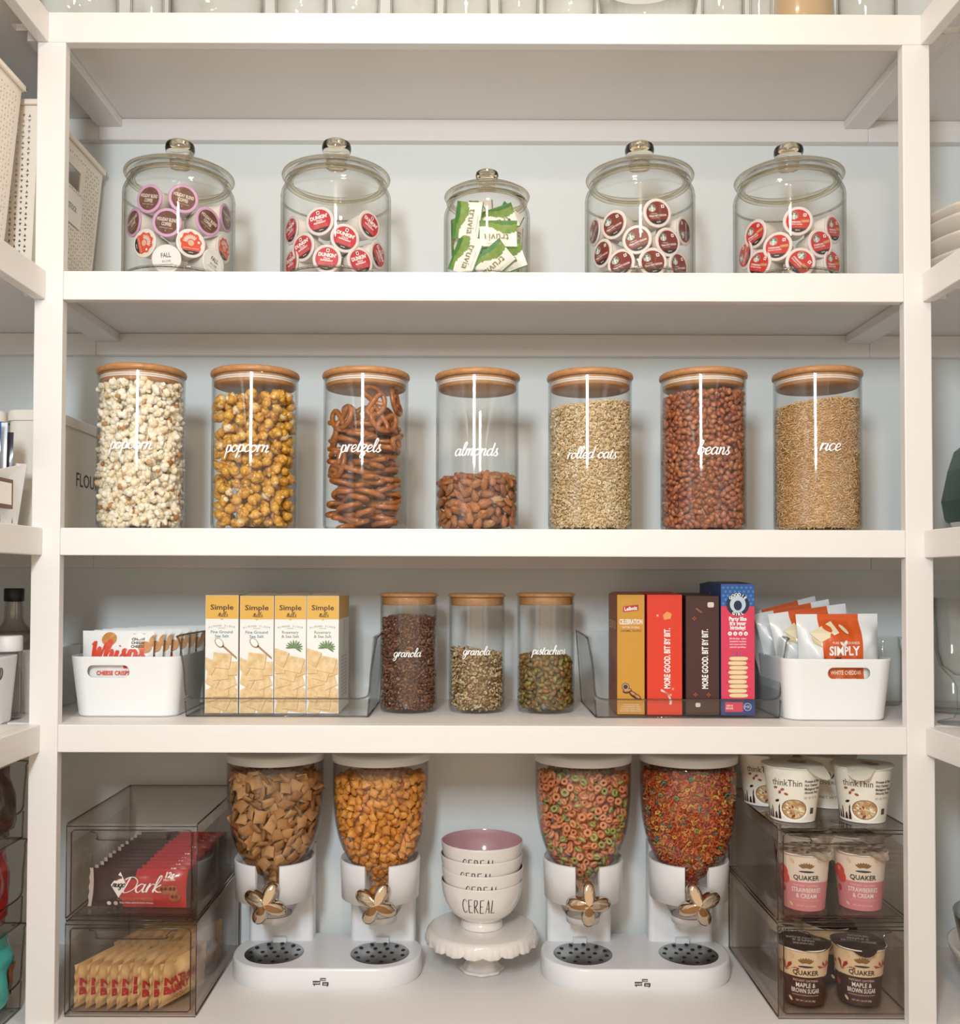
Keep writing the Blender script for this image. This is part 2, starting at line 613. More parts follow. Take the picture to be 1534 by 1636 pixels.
for x0, x1 in ((PXL0, PXL1), (PXR0, PXR1)):
    mb = MB(); mb.box(x0, x1, 0, 0.0185, 0.0, ZT[0] - 0.0005, PAINT)
    part('post', mb, shelv)
    mb = MB(); mb.box(x0, x1, 0, 0.0185, ZT[0] + .001, 2.6, PAINT)
LEDGE = []
for i in range(5):
    zt = ZT[i]
    zb = ZB[i] if i < 4 else zt - .045
    if i < 4:
        mb = MB(); mb.box(PXL1 + .0002, PXR0 - .0002, 0.0, 0.0185, zb, zt, PAINT)
        if i == 0:
            mb = MB(); mb.box(PXL0 + .012, PXR1 - .012, -0.001, 0.0185, zb, zt + .0004, PAINT)
        part('rail', mb, shelv)
    yf = 0.0187 if i < 4 else -0.006
    mb = MB()
    mb.box(-0.745, 0.80, yf, YB, zt - 0.019, zt, PAINT)
    part('shelf_board', mb, shelv, bevel=0)
    if i < 4:
        mb = MB(); mb.box(-0.725, 0.775, YB - 0.019, YB, zt - 0.019 - 0.042, zt - 0.0192, PAINT)
        part('cleat', mb, shelv)
        for x0, x1 in ((-.727, -.679), (.728, .776)):
            mb = MB(); mb.box(x0, x1, 0.019, YB - 0.0192, zt - 0.019 - 0.017, zt - 0.0192, PAINT)
            part('cleat', mb, shelv)

FXL = PW(73, 452, 0)[0]
FXR = PW(1474, 455, 0)[0]
for side, fx in ((-1, FXL), (1, FXR)):
    un = empty('shelving_unit', (side * 0.95, -0.6, 0),
               'white side shelving with perforated white bins on it' if side < 0 else 'white side shelving holding a stack of plates and a crystal goblet', 'shelving')
    xo = XL if side < 0 else XR
    for i in range(5):
        zt = ZT[i]
        zb = ZB[i] if i < 4 else zt - .045
        a, b = (xo, fx - .0185) if side < 0 else (fx + .0185, xo)
        lim = -0.7452 if side < 0 else 0.8002
        mb = MB()
        e = 0.0187
        mb.box(a, b, -1.35, e - 0.0190, zt - 0.019, zt, PAINT)
        if side < 0:
            mb.box(a, lim, e - 0.0189, YB, zt - 0.019, zt, PAINT)
        else:
            mb.box(lim, b if b > lim else xo, e - 0.0189, YB, zt - 0.019, zt, PAINT)
        part('shelf_board', mb, un, bevel=0)
        if i < 4:
            mb = MB()
            x0, x1 = (fx - .0184, fx) if side < 0 else (fx, fx + .0184)
            mb.box(x0, x1, -1.36, -0.0012 if i == 0 else -0.0002, zb, zt, PAINT)
            part('rail', mb, un)
            mb = MB()
            if side < 0:
                mb.box(xo, -0.7252, YB - 0.019, YB, zt - 0.061, zt - 0.0192, PAINT)
            else:
                mb.box(0.7752, xo, YB - 0.019, YB, zt - 0.061, zt - 0.0192, PAINT)
            part('cleat', mb, un)

# ================================================================== loose food
def tri_mesh(name, V, T, m, smooth=True):
    me = bpy.data.meshes.new(name)
    V = np.asarray(V, dtype=np.float32)
    T = np.asarray(T, dtype=np.int32)
    me.vertices.add(len(V))
    me.vertices.foreach_set('co', V.ravel())
    k = T.shape[1]
    me.loops.add(T.size)
    me.loops.foreach_set('vertex_index', T.ravel())
    me.polygons.add(len(T))
    me.polygons.foreach_set('loop_start', np.arange(0, T.size, k, dtype=np.int32))
    me.polygons.foreach_set('loop_total', np.full(len(T), k, dtype=np.int32))
    me.polygons.foreach_set('use_smooth', np.full(len(T), smooth))
    me.materials.append(m)
    me.update()
    me.validate()
    return me


def ico(sub):
    import bmesh
    bm = bmesh.new()
    bmesh.ops.create_icosphere(bm, subdivisions=sub, radius=1.0)
    V = np.array([v.co[:] for v in bm.verts])
    T = np.array([[v.index for v in f.verts] for f in bm.faces])
    bm.free()
    return V, T


def grid_tri(fn, nu, nv, cu=True, cv=True):
    V = np.array([fn(i / nu, j / (nv if cv else nv - 1)) for j in range(nv) for i in range(nu)])
    T = []
    for j in range(nv if cv else nv - 1):
        for i in range(nu):
            a, b = j * nu + i, j * nu + (i + 1) % nu
            c, d = ((j + 1) % nv) * nu + (i + 1) % nu, ((j + 1) % nv) * nu + i
            T += [(a, b, c), (a, c, d)]
    return V, np.array(T)


def popcorn_shape(seed, s, sub=2, knobs=5, sharp=0.45, lim=0.45):
    V, T = ico(sub)
    r = random.Random(seed)
    cs = [Vector((r.gauss(0, 1), r.gauss(0, 1), r.gauss(0, 1))).normalized() for _ in range(knobs)]
    out = []
    for p in V:
        q = Vector(p)
        k = 0.50
        for c in cs:
            k = max(k, 0.50 + sharp * max(0, (q.dot(c) - lim) / (1 - lim)) ** 0.6)
        k *= 1 + 0.16 * noise.noise(q * 3.1 + Vector((seed, 0, 0)))
        out.append(tuple(q * k * s))
    return np.array(out), T


def kernel(seed, s, knobs, r0, off, main=.5):
    """burst kernel: a knot of small rounded lobes"""
    r = random.Random(seed)
    V0, T0 = ico(2)
    V1, T1 = ico(1)
    Vs, Ts, n = [V0 * main * s], [T0], len(V0)
    for i in range(knobs):
        d = Vector((r.gauss(0, 1), r.gauss(0, 1), r.gauss(0, 1))).normalized()
        q = r.uniform(.75, 1.25) * r0
        o = np.array(d) * off * r.uniform(.85, 1.15)
        W = V0 * np.array([q * r.uniform(.75, 1.2), q * r.uniform(.75, 1.2), q * r.uniform(.75, 1.2)]) + o
        W = np.array([p * (1 + .26 * noise.noise(Vector(p) * 5 + Vector((seed, 0, 0)))) for p in W])
        Vs.append(W * s)
        Ts.append(T0 + n)
        n += len(V0)
    return np.concatenate(Vs), np.concatenate(Ts)


def blob(sx, sy, sz, sub=2, taper=0.0, bend=0.0, wrinkle=0.0, seed=0):
    V, T = ico(sub)
    V = V.copy()
    t = 1 - taper * V[:, 0]
    V[:, 1] *= t
    V[:, 2] *= t
    if wrinkle:
        for i, p in enumerate(V):
            V[i] = p * (1 + wrinkle * noise.noise(Vector(p) * 2.5 + Vector((seed * 3.1, 0, 0))))
    V[:, 1] += bend * V[:, 0] ** 2
    return V * np.array([sx, sy, sz]), T


def flake(r1, r2, th, n=9, seed=0, cup=0.2):
    rr = random.Random(seed)
    ph = rr.random() * 6
    V = []
    for s, z in ((0.0, th), (0.7, th), (1.0, 0), (0.7, -th), (0.0, -th)):
        for i in range(n):
            a = 2 * PI * i / n
            k = s * (1 + 0.13 * math.sin(2 * a + ph) + 0.08 * math.sin(3 * a + 2 * ph))
            x, y = k * r1 * math.cos(a), k * r2 * math.sin(a)
            V.append((x, y, z + cup * (x * x / r1 - y * y / r2 * .5)))
    T = []
    for j in range(4):
        for i in range(n):
            a, b, c, d = j * n + i, j * n + (i + 1) % n, (j + 1) * n + (i + 1) % n, (j + 1) * n + i
            T += [(a, b, c), (a, c, d)]
    return np.array(V), np.array(T)


def pillow(w, l, t, n=6, seed=0):
    V, T = [], []
    rr = random.Random(seed)
    tw = rr.uniform(-.25, .25)
    for sgn in (1, -1):
        for j in range(n + 1):
            for i in range(n + 1):
                u, v = 2 * i / n - 1, 2 * j / n - 1
                th = t * (1 - u ** 4) ** .5 * (1 - v ** 4) ** .5 if abs(u) < 1 and abs(v) < 1 else 0
                th *= 1 + 0.22 * ((i + j) % 2)
                V.append((u * w, v * l, sgn * th + tw * u * v * t * 2))
    for s in range(2):
        o = s * (n + 1) ** 2
        for j in range(n):
            for i in range(n):
                a = o + j * (n + 1) + i
                q = (a, a + 1, a + n + 2, a + n + 1)
                if s:
                    q = q[::-1]
                T += [(q[0], q[1], q[2]), (q[0], q[2], q[3])]
    return np.array(V), np.array(T)


def ring_shape(Ra, ra, nu=12, nv=7, wob=0.0, seed=0):
    def fn(a, b):
        A, B = a * 2 * PI, b * 2 * PI
        k = 1 + wob * math.sin(2 * A + seed)
        return ((Ra + ra * math.cos(B)) * math.cos(A) * k, (Ra + ra * math.cos(B)) * math.sin(A), ra * math.sin(B) * 1.1)
    return grid_tri(fn, nu, nv)


def grain(l, w, n=5):
    V = []
    for x, k in ((-1, .25), (-.5, .9), (.5, .9), (1, .25)):
        for i in range(n):
            a = 2 * PI * i / n
            V.append((x * l, k * w * math.cos(a), k * w * .85 * math.sin(a)))
    T = []
    for j in range(3):
        for i in range(n):
            a, b, c, d = j * n + i, j * n + (i + 1) % n, (j + 1) * n + (i + 1) % n, (j + 1) * n + i
            T += [(a, b, c), (a, c, d)]
    for i in range(1, n - 1):
        T += [(0, i, i + 1), (3 * n, 3 * n + i + 1, 3 * n + i)]
    return np.array(V), np.array(T)


def pretzel_shape(s, seed=0):
    P = [(.38, -.80, .16), (.26, -.45, .16), (0, -.12, .12), (-.38, .28, 0), (-.72, .52, 0), (-.98, .25, 0), (-.93, -.25, 0), (-.60, -.68, 0), (0, -.92, 0),
         (.60, -.68, 0), (.93, -.25, 0), (.98, .25, 0), (.72, .52, 0), (.38, .28, 0), (0, -.12, -.12), (-.26, -.45, .02), (-.38, -.80, .14)]
    P = [(x, y * .92 + .15, z * .8) for x, y, z in P]
    pts = catmull(P, 4)
    mb = MB()
    rad = [0.185 * s * (0.8 if i in (0, len(pts) - 1) else 1) for i in range(len(pts))]
    mb.tube([(x * s, y * s, z * s) for x, y, z in pts], rad, 7, STEEL)
    T = []
    for f in mb.f:
        for k in range(1, len(f) - 1):
            T.append((f[0], f[k], f[k + 1]))
    return np.array(mb.v), np.array(T)


def rnd_rot(r, tilt, flatn):
    """a matrix whose z axis points along flatn, tipped by up to tilt, spun at random"""
    n = Vector(flatn)
    n = (n + Vector((r.gauss(0, 1), r.gauss(0, 1), r.gauss(0, 1))) * tilt).normalized()
    x = Vector((r.gauss(0, 1), r.gauss(0, 1), r.gauss(0, .6)))
    x = (x - n * x.dot(n)).normalized()
    y = n.cross(x)
    return Matrix((x, y, n)).transposed()


class Darts:
    def __init__(self, d):
        self.d, self.g = d, {}

    def ok(self, p):
        d = self.d
        k = tuple(int(math.floor(c / d)) for c in p)
        for i in (-1, 0, 1):
            for j in (-1, 0, 1):
                for l in (-1, 0, 1):
                    for q in self.g.get((k[0] + i, k[1] + j, k[2] + l), ()):
                        if (q[0] - p[0]) ** 2 + (q[1] - p[1]) ** 2 + (q[2] - p[2]) ** 2 < d * d:
                            return False
        self.g.setdefault(k, []).append(tuple(p))
        return True


def fill(cx, cy, z0, Rf, topf, d, inset, shapes, material, piece=None, heap=None, nmax=300, tilt=0.35, scale=(0.88, 1.12),
         arc=1.75, layers=2, seed=1, zmin=0.0, top_seen=False, core=True):
    """a pile of loose food inside a round vessel; Rf(z) inner radius above z0, topf(x, y) surface height above z0"""
    r = random.Random(seed)
    toc = math.atan2(0 - cx, cy + 1.55)          # direction from the vessel towards the viewer side, measured from -Y
    pts = []
    hmax = max(topf(x * Rf(0.1), y * Rf(0.1)) for x, y in ((0, 0), (.7, .7), (-.7, .7), (.7, -.7), (-.7, -.7)))
    for L in range(layers):
        D = Darts(d)
        tries = int(5.0 * 2 * arc * Rf(hmax * .5) * hmax / (d * d))
        for _ in range(tries):
            a = r.uniform(-arc, arc)
            z = r.uniform(zmin, hmax)
            rr = Rf(z) - inset - L * d * 0.62
            if rr < d * .3:
                continue
            x, y = rr * math.sin(a + toc), -rr * math.cos(a + toc)
            if z + inset * .6 > topf(x, y) or z < inset * .7:
                continue
            if D.ok((x, y, z)):
                s = (Rf(z + .004) - Rf(z - .004)) / .008
                nrm = Vector((math.sin(a + toc), -math.cos(a + toc), -s))
                pts.append((L, math.cos(a), x, y, z, nrm))
    D = Darts(d)
    Rt = Rf(hmax) - inset
    for _ in range(int(6 * PI * Rt * Rt / (d * d))):
        a, q = r.uniform(0, 2 * PI), Rt * math.sqrt(r.random())
        x, y = q * math.cos(a), q * math.sin(a)
        z = topf(x, y) - inset * .5
        if z > 0 and q < Rf(z) - inset * .8 and D.ok((x, y, z)):
            pts.append((0 if top_seen else 1, 0.35 - y / Rt * .3, x, y, z, Vector((0, -.1, 1))))
    pts.sort(key=lambda p: (p[0], -p[1]))
    single, rest = (pts[:nmax], pts[nmax:]) if piece else ([], pts)
    if piece:
        single = [p for p in pts if p[0] == 0 and p[1] > 0.02][:nmax]
        ids = {id(p) for p in single}
        rest = [p for p in pts if id(p) not in ids]
    if single:
        protos = [tri_mesh(piece[0] + '_shape', V, T, material) for V, T in shapes]
        for p in single:
            o = bpy.data.objects.new(piece[0], r.choice(protos))
            COL.objects.link(o)
            M = rnd_rot(r, tilt, p[5]).to_4x4()
            sc = r.uniform(*scale)
            o.matrix_world = Matrix.Translation((cx + p[2], cy + p[3], z0 + p[4])) @ M @ Matrix.Scale(sc, 4)
            tag(o, piece[1], piece[2], piece[3])
    Vs, Ts, off = [], [], 0
    for p in rest:
        V, T = r.choice(shapes)
        M = np.array(rnd_rot(r, tilt, p[5]))
        Vs.append((V * r.uniform(*scale)) @ M.T + np.array([p[2], p[3], p[4]]))
        Ts.append(T + off)
        off += len(V)
    if core:                                      # the inside of the pile
        nz, na = 24, 40
        cin = inset + d * (.62 * (layers - 1) + .55)
        V = []
        for j in range(nz + 1):
            z = 0.002 + (hmax - 0.002) * j / nz
            for i in range(na):
                a = 2 * PI * i / na
                rr = max(0.002, Rf(z) - cin)
                x, y = rr * math.sin(a), -rr * math.cos(a)
                V.append((x, y, min(z, topf(x, y) - inset)))
        V.append((0, 0, topf(0, 0) - inset))
        T = []
        for j in range(nz):
            for i in range(na):
                a, b, c, dd = j * na + i, j * na + (i + 1) % na, (j + 1) * na + (i + 1) % na, (j + 1) * na + i
                T += [(a, b, c), (a, c, dd)]
        for i in range(na):
            T.append((nz * na + i, nz * na + (i + 1) % na, (nz + 1) * na))
        Vs.append(np.array(V))
        Ts.append(np.array(T) + off)
    me = tri_mesh(heap[0], np.concatenate(Vs), np.concatenate(Ts), material)
    o = bpy.data.objects.new(heap[0], me)
    COL.objects.link(o)
    o.location = (cx, cy, z0)
    tag(o, heap[1], heap[2], kind='stuff')
    return o


# ================================================================== glass cookie jars, second shelf
def cookie_jar(cx, cy, z0, Rb, zl, ztop, label):
    """zl: height of the lid plate, ztop: top of the knob, both above z0"""
    t = empty('glass_jar', (cx, cy, z0), label, 'jar', 'lidded glass jars on the upper shelf')
    sh = zl - 0.012
    prof = [(0.0, 0.0015), (Rb * .86, .0015), (Rb * .96, .006), (Rb, .018), (Rb, .022), (Rb, sh * .5), (Rb, sh - .034), (Rb, sh - .028), (Rb * .985, sh - .019), (Rb * .93, sh - .009), (Rb * .89, sh - .003), (Rb * .89, sh)]
    inn = [(r_ - .0035 if r_ > .01 else 0, z + (.004 if z < .02 else 0)) for r_, z in prof][::-1]
    pf = [tuple(p) for p in catmull(prof[1:], 3)]
    pi = [tuple(p) for p in catmull(inn[:-1], 3)]
    mb = MB()
    mb.lathe([(0, .0015)] + pf + pi + [(0, .0055)], 56, GLASS)
    mb.obj('glass_body', t)
    # pressed rings round the mouth
    mb = MB()
    for q, zz, rr in ((Rb * .90, sh - .001, .0030), (Rb * .84, sh + .001, .0022)):
        mb.lathe([(q + rr * math.cos(2 * PI * i / 10), zz + rr * math.sin(2 * PI * i / 10)) for i in range(11)], 56, LIDGLASS)
    mb.obj('mouth_ring', t)
    # lid: domed plate with rim, plug ring and hollow knob
    k = zl
    kr = Rb * .265
    lid = [(0, .019), (kr * .8, .0185), (Rb * .55, .0150), (Rb * .80, .0085), (Rb * .90, .0045), (Rb * .955, .001), (Rb * .965, -.002), (Rb * .955, -.0045), (Rb * .90, -.005), (Rb * .80, .0035), (Rb * .55, .0100), (0, .0140)]
    mb = MB()
    mb.lathe([(a, b + k) for a, b in lid], 56, GLASS)
    for q, zz, rr in ((Rb * .955, k - .0015, .0030), (Rb * .80, k - .013, .0022)):
        mb.lathe([(q + rr * math.cos(2 * PI * i / 10), zz + rr * math.sin(2 * PI * i / 10)) for i in range(11)], 56, LIDGLASS)
    ld = mb.obj('lid', t)
    h = ztop - (k + .017)
    mb = MB()
    kp = [(0, 0), (kr * .72, 0), (kr * .70, h * .18), (kr * .80, h * .38), (kr * .98, h * .62), (kr, h * .78), (kr * .9, h * .93), (kr * .6, h), (0, h)]
    kp = [(0, 0)] + [tuple(p) for p in catmull(kp[1:-1], 4)] + [(0, h)]
    mb.lathe([(a, b + k + .017) for a, b in kp], 32, LIDGLASS)
    mb.obj('knob', ld)
    return t


PODW = mat('pod_cup', 'EDE6DF', 0.35)
POD_KINDS = {}


def pod_proto(kind):
    root_mb = MB()
    rr = .0245
    root_mb.lathe([(0, -.044), (.0165, -.044), (.0185, -.042), (.0215, -.012), (.0222, -.006), (.0222, -.002)], 24, PODW)
    fn = lambda u, v, l: (u, v, l + .0012)
    rimc = {'holiday': 'CFA0C4', 'donut': 'E4DDD6', 'fall': 'E2E0DE', 'mint': 'DDD3D2', 'cocoa': 'E6DAD6', 'red': 'E3D6D4'}[kind]
    RM = mat('pod_rim_' + kind, rimc, .35)
    lid = MB()
    lid.lathe([(.0205, .0008), (rr - .0008, .0012), (rr, 0), (rr - .0008, -.0016), (.0205, -.0018)], 28, RM)
    lid.disc(.0208, .0008, 28, RM)
    face = {'holiday': '5A3024', 'donut': 'E9E2DA', 'fall': 'E3E2E0', 'mint': 'C02B3A', 'cocoa': '7A2A1E', 'red': 'C42B26'}[kind]
    fc = mat('pod_face_' + kind, face, .3, noise_c=(('6E4232', 160) if kind == 'holiday' else None) and ('6E4232', 160))
    fr = .0192
    lid.ell2(0, 0, fr, fr, fn, fc, .0002, n=28)
    W_ = WHITE

    def chord(v, m):          # the part of the face below height v
        a = math.acos(max(-1, min(1, -v / fr)))
        pts = [(fr * math.sin(t), -fr * math.cos(t)) for t in [(-a + 2 * a * i / 14) for i in range(15)]]
        lid.poly2(pts, fn, m, .0004)
    if kind == 'holiday':
        cr = ink('E8DCD0')
        lid.text('HOLIDAY BLEND', 0, .0045, .0056, fn, cr, width=.033, bold=.02)
        lid.text('COFFEE', 0, -.0030, .0056, fn, cr, width=.016, bold=.02)
        lid.text('MEDIUM ROAST COFFEE', 0, -.0095, .0015, fn, cr, width=.021)
        lid.text('K', 0, -.0138, .0018, fn, cr)
    elif kind == 'donut':
        og = ink('D8452A')
        pts = []
        for i in range(60):
            a = 2 * PI * i / 60
            q = .0185 + .0012 * math.sin(9 * a)
            pts.append((q * math.cos(a) * .93, max(-.012, q * math.sin(a))))
        for i in range(60):
            p, q = pts[i], pts[(i + 1) % 60]
            lid.poly2([(0, 0), p, q], fn, og, .0004)
        for i in range(9):
            a = PI * .95 - i * .27
            lid.ell2(.0098 * math.cos(a), .001 + .0098 * math.sin(a), .0013, .0040, fn, ink('D9C3B5'), .0006, rot=a - PI / 2)
        lid.ell2(0, .0005, .0052, .0050, fn, ink('EBAF88'), .0006)
        lid.ell2(0, .0005, .0036, .0034, fn, ink('CDB49C'), .0008)
        lid.text('CARAMEL APPLE PIE', 0, -.0085, .0017, fn, W_, width=.026, lift=.0008)
        chord(-.0122, BLACK)
        lid.text('KEURIG', 0, -.0155, .0016, fn, W_, lift=.0008, bold=.02)
        lid.rect2(.011, .0145, .001, .0045, fn, W_, .0008)
    elif kind == 'fall':
        lid.text('FALL', 0, .0060, .0075, fn, BLACK, width=.016, bold=.012)
        lid.text('IN LOVE', 0, -.0040, .0042, fn, ink('4A3A30'), width=.014)
        lid.text('BUTTERSCOTCH BREW', 0, -.0095, .0017, fn, ink('8A7A70'), width=.022)
    elif kind == 'mint':
        chord(-.0125, BLACK)
        lid.rect2(-.0025, .0025, .0110, .0165, fn, W_, .0006)
        lid.rect2(-.0014, .0014, .0122, .0153, fn, BLACK, .0008)
        lid.text("DUNKIN'", 0, .0062, .0058, fn, W_, width=.030, bold=.045)
        lid.text('POLAR', 0, .0006, .0025, fn, W_, width=.011, bold=.03)
        lid.text('PEPPERMINT', 0, -.0030, .0028, fn, W_, width=.021, bold=.03)
        for q in range(3):
            lid.text('artificially flavored coffee', 0, -.0066 - q * .0018, .0011, fn, ink('E5A5A5'), width=.025)
        lid.text('KEURIG', 0, -.0155, .0015, fn, W_, lift=.0008, bold=.02)
    else:
        chord(-.0122, BLACK)
        gx = -.0085 if kind == 'cocoa' else -.0070
        lid.ell2(gx, .0085, .0066, .0066, fn, ink('DDE0D8'), .0005)
        lid.ell2(gx, .0085, .0062, .0062, fn, ink('3B5B47'), .0007)
        cw = ink('E3E6DD')
        # wavy-haired figure reduced to hair waves, face and crown
        lid.ell2(gx, .0082, .0021, .0026, fn, cw, .0009)
        lid.poly2([(gx - .0022, .0112), (gx - .0016, .0133), (gx, .0119), (gx + .0016, .0133), (gx + .0022, .0112)], fn, cw, .0009)
        for sd in (-1, 1):
            for q in range(3):
                lid.ell2(gx + sd * (.0029 + q * .0009), .0075 - q * .0010, .00042, .0036 - q * .0006, fn, cw, .0009, rot=-sd * .25, n=10)
        lid.poly2([(gx - .0024, .0032), (gx - .0012, .0058), (gx + .0012, .0058), (gx + .0024, .0032), (gx, .0024)], fn, cw, .0009)
        lid.rect2(.0078, .0128, .0075, .0125, fn, W_, .0006)
        lid.ell2(.0103, .0100, .0014, .0014, fn, ink(face), .0008, n=10)
        if kind == 'cocoa':
            lid.text('STARBUCKS', -.0065, -.0010, .0018, fn, W_, width=.011)
            lid.text('Classic HOT COCOA', 0, -.0045, .0030, fn, W_, width=.030, bold=.03)
            lid.text('rich and creamy', -.005, -.0078, .0016, fn, W_, width=.014)
        else:
            lid.poly2([(.0040, .0015), (.0175, .0025), (.0180, -.0018), (.0040, -.0028), (.0058, -.0006)], fn, ink('C9935E'), .0006)
            lid.text('STARBUCKS', -.0052, -.0018, .0026, fn, W_, width=.019, bold=.03)
            lid.text('HOLIDAY BLEND', -.0040, -.0056, .0024, fn, W_, width=.022, bold=.01)
            lid.text('medium roast', .001, -.0092, .0014, fn, ink('E5A5A5'), width=.012)
        lid.text('KEURIG', 0, -.0153, .0015, fn, W_, lift=.0008, bold=.02)
    root = root_mb.obj('coffee_pod')
    lo = lid.obj('pod_lid', root)
    return root


POD_LABEL = {
    'holiday': ('coffee pod with a pink rim and dark brown holiday blend lid', 'brown lidded pink rimmed pods'),
    'donut': ('coffee pod with an orange donut printed on its white lid', 'orange donut pods'),
    'fall': ('white coffee pod reading fall in love at the jar bottom', 'white fall pods'),
    'mint': ("red and white coffee pod with a peppermint print in the jar", 'red peppermint pods'),
    'cocoa': ('coffee pod with a dark red brown hot cocoa lid', 'hot cocoa pods'),
    'red': ('coffee pod with a bright red holiday lid and tan ribbon', 'bright red ribbon pods')}
POD_USED = {}


def place_pod(kind, px, py, jar, roll, lean=0.0):
    cx, cy, z0, Rb = jar
    rr = math.sqrt((Rb - .006) ** 2 - .0245 ** 2) - .001
    Y = cy - rr
    for _ in range(14):
        X, Z = PW(px, py, Y)
        s = max(-.999, min(.999, (X - cx) / rr))
        Y = .5 * Y + .5 * (cy - rr * math.sqrt(1 - s * s))
    if kind not in POD_KINDS:
        POD_KINDS[kind] = pod_proto(kind)
        o = POD_KINDS[kind]
    else:
        o = copy_tree(POD_KINDS[kind])
    a = math.asin(s)
    nrm = Vector((math.sin(a), -math.cos(a), lean))
    nrm.normalize()
    xax = Vector((0, 0, 1)).cross(nrm).normalized()
    yax = nrm.cross(xax)
    M = Matrix((xax, yax, nrm)).transposed().to_4x4()
    Z = max(Z, z0 + .0275)
    o.matrix_world = Matrix.Translation((cx + rr * math.sin(a), cy - rr * math.cos(a), Z)) @ M @ Matrix.Rotation(math.radians(roll), 4, 'Z')
    l, g = POD_LABEL[kind]
    tag(o, l, 'coffee pod', g)
    return o


JY = 0.125
jars = []
for px, Rp, yl, yt, lab in ((286.5, 91, 284, 227, 'large glass jar of pink rimmed brown coffee pods, donut pods beneath'),
                            (537, 88.5, 285, 226, 'large glass jar of red and white peppermint coffee pods'),
                            (778, 69, 316, 274, 'smallest lidded glass jar, filled with green and white sweetener packets'),
                            (1022, 88.5, 286, 230, 'large glass jar of dark brown hot cocoa pods'),
                            (1260.5, 91, 287, 233, 'large glass jar of bright red holiday coffee pods')):
    X = X_at(px, JY, S2 + .1)
    Rb = Rp / 1000 * (1.55 + JY) / 1.55 / math.sqrt(1 + ((px - 750) / 1550) ** 2) * 1.005
    zl = PW(px, yl, JY)[1] - S2 + .001
    zt = PW(px, yt, JY)[1] - S2
    jars.append((X, JY, S2, Rb))
    cookie_jar(X, JY, S2, Rb, zl, zt, lab)

for k, x, y, rl in (('holiday', 238.8, 317.6, -12), ('holiday', 293, 317.6, -10), ('holiday', 266.8, 355.6, -8), ('holiday', 332, 354, -28), ('holiday', 360.8, 348.5, -8), ('holiday', 213.7, 355.6, 20),
                    ('donut', 231, 388.6, -75), ('donut', 304.8, 389, 0), ('donut', 357, 398, -18), ('fall', 266, 413.7, 6), ('fall', 340.7, 421, -18)):
    place_pod(k, x, y, jars[0], rl)
for x, y, rl in ((511, 353.5, 12), (551, 380.7, -14), (590, 360, -24), (484.5, 395, 20), (466, 368, 14), (522.5, 413.7, -8), (575, 418, 25), (604, 408, -50), (466, 421, 5)):
    place_pod('mint', x, y, jars[1], rl)
for x, y, rl in ((1050, 340.5, 8), (981, 359, 16), (1018, 383, 18), (1067, 387, 12), (1092.5, 369, 90), (962.5, 405, 8), (992.6, 421, 14), (1043, 419, 12), (1084, 425, 16), (950, 370.6, 40)):
    place_pod('cocoa', x, y, jars[3], rl)
for x, y, rl in ((1275, 353.4, -4), (1207, 374, 14), (1242.5, 394, -4), (1310.7, 388.6, 16), (1331, 366, 10), (1191, 408, 60), (1213, 422, -20), (1279, 419, -48), (1330, 421, 8)):
    place_pod('red', x, y, jars[4], rl)


# ------------------------------------------------------------------ pouches and packets
def pouch(mb, w, h, t, colour, nx=16, nz=20, crimp=0.06, wr=0.0, seed=0, back=None, zig=0.0):
    """pillow bag standing in the XZ plane, front towards -Y, base at z=0; colour(u, v) gives the front material, u in -1..1, v in 0..1"""
    rs = Vector((seed * 1.7, seed * .9, 0))

    def th(u, v):
        e = max(0.0, min(1.0, (v - crimp) / .22)) * max(0.0, min(1.0, (1 - crimp - v) / .22))
        e = math.sin(min(1, e) * PI / 2)
        return t / 2 * max(0.02, e * (1 - abs(u) ** 3.2) ** .7)

    def surf(u, v, l=0.0, side=-1):
        n = noise.noise(Vector((u * 2.2, v * 3.5 * h / w, 0)) + rs) * wr + noise.noise(Vector((u * 6, v * 8, 3)) + rs) * wr * .4
        inner = min(1, th(u, v) / (t / 2 + 1e-9) * 2)
        edge = 1 - .03 * math.sin(v * PI)
        return (u * w / 2 * edge, side * (th(u, v) + n * inner + l), v * h)
    vs, fs = [], []
    for j in range(nz + 1):
        for i in range(nx + 1):
            vs.append(surf(-1 + 2 * i / nx, j / nz))
    by = {}
    for j in range(nz):
        for i in range(nx):
            a = j * (nx + 1) + i
            m = colour(-1 + 2 * (i + .5) / nx, (j + .5) / nz)
            by.setdefault(m.name, (m, []))[1].append((a, a + 1, a + nx + 2, a + nx + 1))
    o0 = None
    for m, fl in by.values():
        mb.add(vs, fl, m, True)
    vb, fb = [], []
    for j in range(nz + 1):
        for i in range(nx + 1):
            vb.append(surf(-1 + 2 * i / nx, j / nz, 0, 1))
    for j in range(nz):
        for i in range(nx):
            a = j * (nx + 1) + i
            fb.append((a, a + nx + 1, a + nx + 2, a + 1))
    mb.add(vb, fb, back or colour(-.95, .5), True)
    return lambda u, v, l: surf(max(-1, min(1, u / (w / 2))), max(0, min(1, v / h)), l + .0013)


PKW = mat('packet_white', 'EFEBE2', .5)
PKG = mat('packet_green', '8A9B3A', .5, noise_c=('5F8A3C', 60))
PKD = mat('packet_deep_green', '3F7A35', .5)


